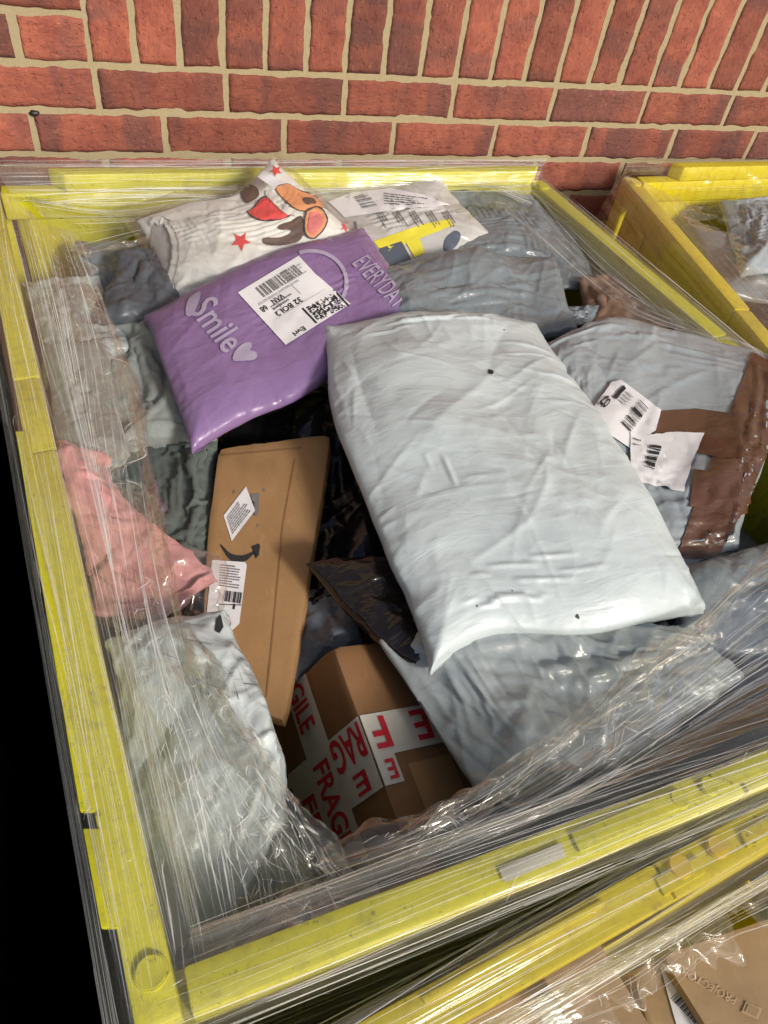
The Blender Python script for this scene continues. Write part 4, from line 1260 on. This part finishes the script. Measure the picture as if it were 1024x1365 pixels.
# ------------------------------------------------------------------ stretch film
def film(name, rows, mat, parent, crumple, du=.006, dv=.004, streak=.0016, crush=.0025, seed=1, ragged=.012, lift=0.0, loose=.003, pleat=.003, strands=140, glints=90):
    """rows: control lines along the stretch, from the outside of the box inwards; crumple: one value per row"""
    nr = len(rows)
    L = max(np.linalg.norm(np.diff(polyline(r, 60), axis=0), axis=1).sum() for r in rows)
    nu = int(L / du)
    G = np.stack([polyline(r, nu) for r in rows])          # nr, nu, 3
    seg = [np.linalg.norm(G[i + 1] - G[i], axis=1).max() for i in range(nr - 1)]
    cut = [max(3, int(s / dv)) for s in seg]
    ts = np.concatenate([np.linspace(i, i + 1, c, endpoint=False) for i, c in enumerate(cut)] + [[nr - 1.0]])
    S = []
    ext = np.concatenate([(2 * G[0] - G[1])[None], G, (2 * G[-1] - G[-2])[None]])
    for t in ts:
        k = min(int(t), nr - 2); f = t - k
        p0, p1, p2, p3 = ext[k], ext[k + 1], ext[k + 2], ext[k + 3]
        cr = 0.5 * (2 * p1 + (p2 - p0) * f + (2 * p0 - 5 * p1 + 4 * p2 - p3) * f ** 2 + (3 * p1 - p0 - 3 * p2 + p3) * f ** 3)
        li = p1 * (1 - f) + p2 * f
        S.append(0.35 * cr + 0.65 * li)
    S = np.stack(S, 1)                                      # nu, nv, 3
    nv = S.shape[1]
    cw = np.interp(ts, np.arange(nr), crumple)
    wid = np.concatenate([[0], np.cumsum(np.linalg.norm(np.diff(S, axis=1), axis=2).mean(0))])
    U = np.linspace(0, L, nu)[:, None] + 0 * wid[None]; V_ = wid[None] + 0 * U
    n = gnormal(S)
    up = np.sign((n[..., 2] + 1e-6).mean())
    n = n * up
    st = Noise(seed, 2, 50, 18, 130)(U * .03, V_)
    # let ridges be sharp: stretched film gathers in thin pleats
    st = 1.2 - np.abs(st) * 1.1
    c1 = Noise(seed + 1, 2, 40, 9, 38)(U * .7, V_); c2 = Noise(seed + 2, 2, 30, 3, 9)(U, V_); c3 = Noise(seed + 3, 2, 24, 2, 8)(U, V_)
    cl = np.clip(cw[None] * (1 + .5 * c3), 0, 1.2)
    pl = Noise(seed + 4, 2, 30, 8, 42)(U * .045, V_)
    h = streak * st * (1.2 - .6 * cl) + crush * (1 - np.abs(c1)) * cl + loose * c2 * np.clip(cl + .15, 0, 1) + pleat * (1 - np.abs(pl)) * np.clip(cl * 1.6, .05, 1)
    S0 = S + n * (lift + .0035)
    S = S + n * (h + lift)[..., None]
    if ragged:
        rg = Noise(seed + 5, 1, 20, 4, 40)(np.linspace(0, L, nu))
        w = np.clip((ts - (nr - 2)), 0, 1)
        S += (S[:, -1:] - S[:, -6:-5]) / (np.linalg.norm(S[:, -1:] - S[:, -6:-5], axis=2, keepdims=True) + 1e-9) * (ragged * rg)[:, None, None] * w[None, :, None]
    me = mesh(name, S.reshape(-1, 3), grid_faces(nu, nv), True, np.stack([U.ravel(), V_.ravel()], 1))
    at = me.attributes.new('crumple', 'FLOAT', 'POINT')
    at.data.foreach_set('value', cl.ravel().astype(np.float32))
    o = put(name, me, mat, parent)
    pleat_glints(S, S0, n, L, wid, cw, cl, strands, glints, seed, parent)
    return o

def pleat_glints(S, S0, n, L, wid, cw, cl, strands, glints, seed, parent):
    """pale ribbons painted as light: pleats along the stretch and short glints where the film is crushed"""
    r = np.random.RandomState(seed + 400)
    nu, nv, _ = S.shape
    Wd = wid[-1]; S1 = S
    V_, F_, Mi = [], [], []
    def ribbon(us, vs_, w, mi, S=S0):
        us = np.clip(us / L * (nu - 1), 0, nu - 1.001); vi = np.clip(np.interp(vs_, wid, np.arange(nv)), 0, nv - 1.001)
        i = us.astype(int); j = vi.astype(int); a = (us - i)[:, None]; b = (vi - j)[:, None]
        smp = lambda A: A[i, j] * (1 - a) * (1 - b) + A[i + 1, j] * a * (1 - b) + A[i, j + 1] * (1 - a) * b + A[i + 1, j + 1] * a * b
        c = smp(S) + smp(n) * 0.0012
        t = np.gradient(c, axis=0); t /= np.linalg.norm(t, axis=1)[:, None] + 1e-9
        nn_ = smp(n)
        s = np.cross(t, nn_); s /= np.linalg.norm(s, axis=1)[:, None] + 1e-9
        m_ = len(c); tp_ = (np.sin(np.linspace(0, np.pi, m_)) ** .5 * w)[:, None] * r.uniform(.6, 1.2, (m_, 1))
        o = sum(len(x) for x in V_)
        V_.append(np.concatenate([c - s * tp_, c + nn_ * w * .7, c + s * tp_]))
        for k in range(m_ - 1):
            F_.append((o + k, o + k + 1, o + m_ + k + 1, o + m_ + k)); F_.append((o + m_ + k, o + m_ + k + 1, o + 2 * m_ + k + 1, o + 2 * m_ + k))
            Mi.extend((mi, mi))
    for k in range(strands):
        v0 = r.uniform(0, 1) * Wd
        l = L * r.uniform(.08, .55); u0 = r.uniform(-.1, 1) * L; u1 = min(L, u0 + l); u0 = max(0, u0)
        if u1 - u0 < .03: continue
        m_ = max(6, int((u1 - u0) / .012))
        u = np.linspace(u0, u1, m_)
        v = v0 + r.normal(0, .02) * (u - u0) + .0015 * np.sin(u * r.uniform(5, 14) + k)
        thick = r.rand() < .17
        ribbon(u, v, r.uniform(.0004, .0008) if thick else r.uniform(.0002, .00045), 0 if thick else 1)
    if glints:
        P_ = cl ** 2 + .02; P_ = P_ / P_.sum()
        pick = r.choice(nu * nv, glints, p=P_.ravel())
        for q_ in pick:
            u, v = (q_ // nv) / (nu - 1) * L, wid[q_ % nv]
            m_ = r.randint(4, 9); st_ = r.uniform(.0018, .0042)
            a = np.cumsum(r.normal(0, .16, m_)) + r.normal(0, .6) + (math.pi if r.rand() < .5 else 0)
            uu = u + np.cumsum(np.cos(a)) * st_; vv = v + np.cumsum(np.sin(a)) * st_ * .8
            ribbon(uu, vv, r.uniform(.0003, .0007), 0 if r.rand() < .4 else 1, S1)
    if not V_: return
    me = mesh('film_glints', np.concatenate(V_), F_, True)
    me.materials.append(M['strand_a']); me.materials.append(M['strand_b'])
    me.polygons.foreach_set('material_index', Mi)
    o = put('film_glints', me, None, parent)
    o['kind'] = 'stuff'

def along(q, k, zs, d, ts=(0, .25, .5, .75, 1.0), ext=(0, 0)):
    """points along side k of a box, d inwards from the outer edge"""
    i = inset(q, d) if d >= 0 else inset(q, d)
    a, b = i[k], i[(k + 1) % 4]
    return [np.array([*lerp(a, b, t), zs]) for t in ts]

def wrap(q, label):
    c = np.asarray(q).mean(0)
    w = empty('stretch_wrap', (c[0], c[1], .9))
    tag(w, label, 'stretch wrap', 'clear stretch film round the yellow boxes')
    return w
wa = wrap(QA, 'clear stretch film pulled over the rim of the lemon yellow box')
px = lambda *pts: [PP(p) for p in pts]
rev = lambda r: r[::-1]
# left side (side 3 runs front to back: reversed to run back to front)
for s_, (dz, cs) in enumerate(((0.0, 1.0),)):
    film('film_sheet', [rev(along(QA, 3, .70, -.012)), rev(along(QA, 3, .93, -.020)), rev(along(QA, 3, 1.001 + dz, -.004)), rev(along(QA, 3, 1.003 + dz, .022)), rev(along(QA, 3, 1.002 + dz, .05)),
          px((60, 300, .998), (88, 420, .99), (112, 560, .985), (140, 700, .985), (160, 840, .99), (205, 1040, .975), (262, 1290, .955)),
          px((105, 318, .992), (150, 440, .985), (180, 550, .98), (205, 690, .985), (240, 835, .995), (310, 1010, .992), (420, 1160, .965))][s_ * 2 if s_ else 0:],
         M['film'] if s_ else M['film_out'], wa, ([.15, .1, .1, .05, .15, .55, 1.0] if not s_ else [.1, .05, .2, .75, 1.0]), seed=60 + s_ * 10, crush=.002 if not s_ else .003, streak=.0008, lift=.001, ragged=.010, strands=760, glints=380, pleat=.0022)
# back
for s_ in (0,):
    film('film_sheet', [along(QA, 0, .85, -.015), along(QA, 0, 1.0, -.012), along(QA, 0, 1.033, .0), along(QA, 0, 1.034, .036), along(QA, 0, 1.006, .05),
          px((30, 262, .99), (150, 285, .985), (300, 262, .995), (450, 238, 1.0), (580, 232, 1.0), (700, 250, .99)),
          px((105, 345, .985), (175, 320, .985), (300, 285, .99), (440, 262, .995), (580, 245, 1.0), (640, 252, 1.0), (720, 285, .985))][s_ * 2:],
         M['film_out'] if not s_ else M['film'], wa, [.2, .1, .1, .15, .3, .7, 1.0][s_ * 2:], seed=80 + s_ * 7, crush=.0025, streak=.0008, lift=.002, ragged=.008, strands=800, glints=220)
# right
for s_ in (0,):
    film('film_sheet', [along(QA, 1, .80, -.03), along(QA, 1, .95, -.022), along(QA, 1, 1.001, -.004), along(QA, 1, 1.003, .022), along(QA, 1, 1.0, .05),
          px((700, 245, .995), (770, 330, .985), (850, 398, .985), (940, 440, .99), (1050, 500, .995), (1200, 690, .97)),
          px((610, 250, .998), (700, 310, .992), (765, 365, .982), (840, 420, .988), (930, 452, .992), (1010, 478, .998), (1150, 680, .965))][s_ * 2:],
         M['film_out'] if not s_ else M['film'], wa, [.1, .1, .1, .05, .15, .4, .8][s_ * 2:], seed=100 + s_ * 9, crush=.0025, streak=.0008, lift=.001, ragged=.008, strands=380, glints=90)
# front: taut over the rail, loose swag across the bags to the right
for s_ in (0,):
    film('film_sheet', [rev(along(QA, 2, .62, -.010)), rev(along(QA, 2, .90, -.016)), rev(along(QA, 2, 1.001, -.004)), rev(along(QA, 2, 1.004, .022)), rev(along(QA, 2, 1.002, .05)),
          px((240, 1300, .965), (380, 1235, .97), (560, 1160, .98), (760, 1075, .985), (900, 985, .985), (1060, 890, .985), (1290, 800, .96)),
          px((300, 1270, .955), (430, 1160, .965), (540, 1115, .975), (660, 1050, .98), (790, 950, .985), (910, 850, .995), (1040, 730, .995), (1180, 690, .965))][(0, 2)[s_]:],
         M['film_out'] if s_ < 1 else M['film'], wa, [.05, .1, .05, .05, .1, .35, 1.0][(0, 2)[s_]:], seed=120 + s_ * 9, crush=.0025, streak=.0012, lift=.001, ragged=.012, strands=900, glints=420, pleat=.0028)
# loose film crushed into the near corner
film('film_sheet', [px((172, 880, .998), (188, 990, .996), (205, 1100, .994), (222, 1220, .992), (232, 1318, .995)),
      px((235, 890, .995), (262, 1000, .992), (285, 1110, .985), (300, 1210, .975), (320, 1280, .985)),
      px((300, 930, .996), (335, 1030, .994), (365, 1110, .985), (385, 1180, .972), (400, 1245, .99)),
      px((345, 985, .992), (390, 1070, .988), (430, 1130, .978), (455, 1170, .972), (490, 1205, .99))],
     M['film'], wa, [.4, .8, 1.0, .9], seed=190, crush=.0035, streak=.0008, lift=.003, ragged=.012, strands=90, glints=230, pleat=.0045)
# gathered ropes of film along the free edges
def rope(pts, r, seed, parent, turns=5):
    C_ = polyline([PP(p) for p in pts], 160)
    L = np.linalg.norm(np.diff(C_, axis=0), axis=1).sum()
    T_ = np.gradient(C_, axis=0); T_ /= np.linalg.norm(T_, axis=1)[:, None]
    A = np.cross(T_, [0, 0, 1.0]); A /= np.linalg.norm(A, axis=1)[:, None]; B = np.cross(A, T_)
    s = np.linspace(0, 1, 160); th = np.linspace(0, 2 * np.pi, 29)
    nz = Noise(seed, 3, 40, .6, 3.0)
    S_, T2 = np.meshgrid(s, th, indexing='ij')
    tw = T2 + S_ * turns
    rad = r * (1 + .45 * nz(np.cos(tw) * 1.2, np.sin(tw) * 1.2, S_ * L * 9)) * (1 + .4 * np.sin(S_ * 17 + seed))
    X = C_[:, None] + (np.cos(T2) * rad)[..., None] * A[:, None] + (np.sin(T2) * rad * .55)[..., None] * B[:, None]
    me = mesh('film_rope', X.reshape(-1, 3), grid_faces(160, 29), True, np.stack([(S_ * L).ravel(), (T2 * r).ravel()], 1))
    at = me.attributes.new('crumple', 'FLOAT', 'POINT')
    at.data.foreach_set('value', np.full(160 * 29, .7, np.float32))
    put('film_rope', me, M['film'], parent)
rope([(245, 835, .998), (290, 940, 1.0), (340, 1020, 1.0), (400, 1090, .99), (440, 1140, .975), (470, 1180, .965)], .008, 5, wa)
rope([(430, 1150, .972), (520, 1125, .978), (610, 1085, .985), (720, 1005, .988), (830, 920, .995), (930, 840, 1.0), (1040, 735, 1.0), (1150, 690, .985)], .009, 6, wa)
rope([(110, 380, .99), (150, 440, .992), (182, 545, .985), (208, 690, .99), (240, 830, 1.0)], .006, 7, wa)
rope([(120, 335, .985), (175, 325, .99), (260, 298, .995), (330, 280, .997)], .005, 10, wa)

wbx = wrap(QB, 'clear stretch film over the golden box and its pale bag')
film('film_sheet', [rev(along(QB, 3, .55, -.012)), rev(along(QB, 3, .9, -.018)), rev(along(QB, 3, 1.001, -.004)), rev(along(QB, 3, 1.003, .022)), rev(along(QB, 3, .998, .06)), rev(along(QB, 3, .99, .13))],
     M['film_out'], wbx, [.1, .1, .1, .1, .4, .8], seed=150, crush=.0025, streak=.0008, ragged=.02)
film('film_sheet', [along(QB, 0, .8, -.012), along(QB, 0, 1.033, .0), along(QB, 0, 1.034, .036), along(QB, 0, 1.0, .07), along(QB, 0, .985, .17), along(QB, 0, .975, .34)],
     M['film'], wbx, [.1, .1, .1, .5, .8, .8], seed=155, crush=.0025, streak=.0008, ragged=.02)
bag('mailing_bag', [(955, 272, .97), (1030, 262, .975), (1110, 262, .97)], [(1110, 262, .97), (1150, 360, .96)], [(985, 370, .945), (1150, 375, .95)], [(955, 272, .97), (985, 370, .945)],
    M['grey_b'], 'pale lavender grey bag inside the golden box', 'mailing bag', None, up=.03, down=.04, res=.006, iters=120, seed=71, slack=1.04)
bag('mailing_bag', [(905, 300, .93), (1100, 330, .93)], [(1100, 330, .93), (1130, 420, .92)], [(960, 400, .90), (1130, 430, .91)], [(905, 300, .93), (960, 400, .90)],
    M['grey'], 'greenish grey bag under the pale bag in the golden box', 'mailing bag', None, up=.03, down=.04, res=.008, iters=90, seed=72)
bag('rubbish_sack', [(900, 320, .84), (1250, 330, .84)], [(1250, 330, .84), (1500, 700, .80)], [(1010, 560, .82), (1500, 700, .80)], [(900, 320, .84), (1010, 560, .82)],
    M['black'], 'black plastic sack deep inside the golden box', 'sack', None, up=.05, down=.06, res=.014, iters=60, seed=73)

wc = wrap(QC, 'clear stretch film hanging loose over the rim of the carton-filled box')
film('film_sheet', [along(QC, 0, .5, -.010), along(QC, 0, .86, -.014), along(QC, 0, ZC + .001, -.004), along(QC, 0, ZC + .003, .022), along(QC, 0, ZC, .05),
      px((330, 1490, .965), (560, 1400, .965), (740, 1310, .965), (900, 1230, .965), (1050, 1150, .965), (1300, 1040, .96)),
      px((420, 1560, .955), (640, 1440, .95), (800, 1375, .95), (880, 1335, .952), (960, 1255, .955), (1060, 1215, .955), (1320, 1100, .95))],
     M['film_out'], wc, [.05, .1, .05, .05, .1, .3, .7], seed=170, crush=.0025, streak=.0012, lift=.001, ragged=.012, strands=700, glints=200)
# cartons in the near box
def carton2(name, pts, zs, drop, mat, label):
    T_ = [P(x, y, z) for (x, y), z in zip(pts, zs)]
    return carton(name, T_, drop, mat, label, .002)
c1 = carton2('carton', [(500, 1440), (735, 1268), (880, 1520), (620, 1700)], [.90, .90, .90, .90], (0, 0, -.2), M['kraft_p'], 'plain tan carton with a pale handwritten label')
c2 = carton2('carton', [(880, 1272), (1120, 1190), (1300, 1420), (1010, 1480)], [.915, .915, .915, .915], (0, 0, -.22), M['kraft_p'], 'tan carton printed with the word projector')
lay('handwritten_label', poly_bm([[(715, 1330), (800, 1320), (840, 1400), (735, 1420)]]), c1, M['handpaper'], c1, .0012, 6)
for k, (w, y) in enumerate((('Last', 1332), ('Milo', 1350))):
    lay('handwriting', text_bm(w, [(752 + 6 * k, y + 14), (790 + 4 * k, y + 4 + 6), (786 + 4 * k, y - 4 + 2), (750 + 6 * k, y + 4)]), c1, M['ink_g'], c1, .002, 6)
M['print_p'] = plain('pale_carton_ink', (0.45, 0.32, 0.19), 0.7)
lay('carton_lettering', text_bm('PROJECTOR', [(984, 1328), (912, 1288), (906, 1298), (978, 1340)], None, .01), c2, M['print_p'], c2, .0008, 6)
lay('carton_lettering', poly_bm([[(994, 1335), (1016, 1345), (1010, 1360), (988, 1350)], ]), c2, M['print_p'], c2, .0008, 6)
lay('carton_lettering', poly_bm([[(997, 1339), (1012, 1346), (1007, 1356), (992, 1349)], ]), c2, M['kraft_p'], c2, .0013, 6)
lo = [P(700, 1262, .930), P(792, 1250, .935), P(882, 1400, .935), P(800, 1440, .930)]
bmf = bmesh.new(); hexa(bmf, lo, [p + np.array([0, 0, .004]) for p in lo])
bmesh.ops.recalc_face_normals(bmf, faces=bmf.faces[:])
fo = put('flap', bm_mesh('flap', bmf), M['kraft_p'], c1)
c3 = carton2('carton', [(842, 1296), (905, 1270), (1010, 1420), (900, 1480)], [.898, .898, .898, .898], (0, 0, -.18), M['kraft_p'], 'tan carton with a white barcode sticker wedged between two other cartons')
lay('barcode_sticker', poly_bm([[(880, 1290), (898, 1294), (962, 1365), (960, 1380), (905, 1380)]]), c3, M['paper'], c3, .0012, 6)
lay('barcode', poly_bm(bars([(905, 1322), (948, 1368), (938, 1378), (893, 1332)], 20, 4)), c3, M['ink'], c3, .002, 6)

# fittings on the rails
def disc(pt, r, h, mat, parent, name='rivet_cap'):
    bm = bmesh.new()
    bmesh.ops.create_cone(bm, segments=24, radius1=r, radius2=r * .86, depth=h, cap_ends=True)
    o = put(name, bm_mesh(name, bm, True, R_(40)), mat, parent)
    o.location = (pt[0], pt[1], pt[2] + h / 2)
def plate(name, pts, z, h, mat, parent):
    lo = [np.array([*P(x, y, z)[:2], z]) for x, y in pts]
    solid(name, lo, [p + np.array([0, 0, h]) for p in lo], mat, parent, .0015)
disc(P(905, 1156, ZC), .011, .004, M['rust'], boxC); disc(P(955, 1130, ZC), .010, .004, M['rust'], boxC)
plate('joint_plate', [(872, 1172), (930, 1142), (940, 1165), (884, 1196)], ZC - .0008, .003, M['golden'], boxC)
plate('joint_plate', [(985, 1110), (1060, 1070), (1072, 1092), (995, 1132)], ZC - .0008, .003, M['golden'], boxC)
plate('ledge_strip', [(560, 1330), (800, 1200), (806, 1208), (566, 1340)], ZC - .0008, .004, M['golden'], boxC)
disc(P(905, 1066, 1.0), .009, .003, M['lemon'], boxA); disc(P(945, 1048, 1.0), .009, .003, M['lemon'], boxA)
plate('joint_plate', [(760, 1112), (895, 1055), (905, 1080), (772, 1138)], .9992, .003, M['lemon'], boxA)
plate('joint_plate', [(945, 1032), (1060, 985), (1070, 1010), (955, 1056)], .9992, .003, M['lemon'], boxA)
plate('packing_note', [(665, 1158), (748, 1123), (755, 1142), (672, 1177)], 1.0005, .0005, M['note'], boxA)
plate('outer_strip', [(22, 580), (40, 580), (128, 1085), (108, 1085)], .996, .0065, M['lemon'], boxA)
plate('outer_strip', [(112, 1108), (136, 1108), (160, 1240), (136, 1240)], .996, .0065, M['lemon'], boxA)
print('film', round(time.time() - T0, 1), sum(len(o.data.polygons) for o in bpy.data.objects if o.type == 'MESH'))
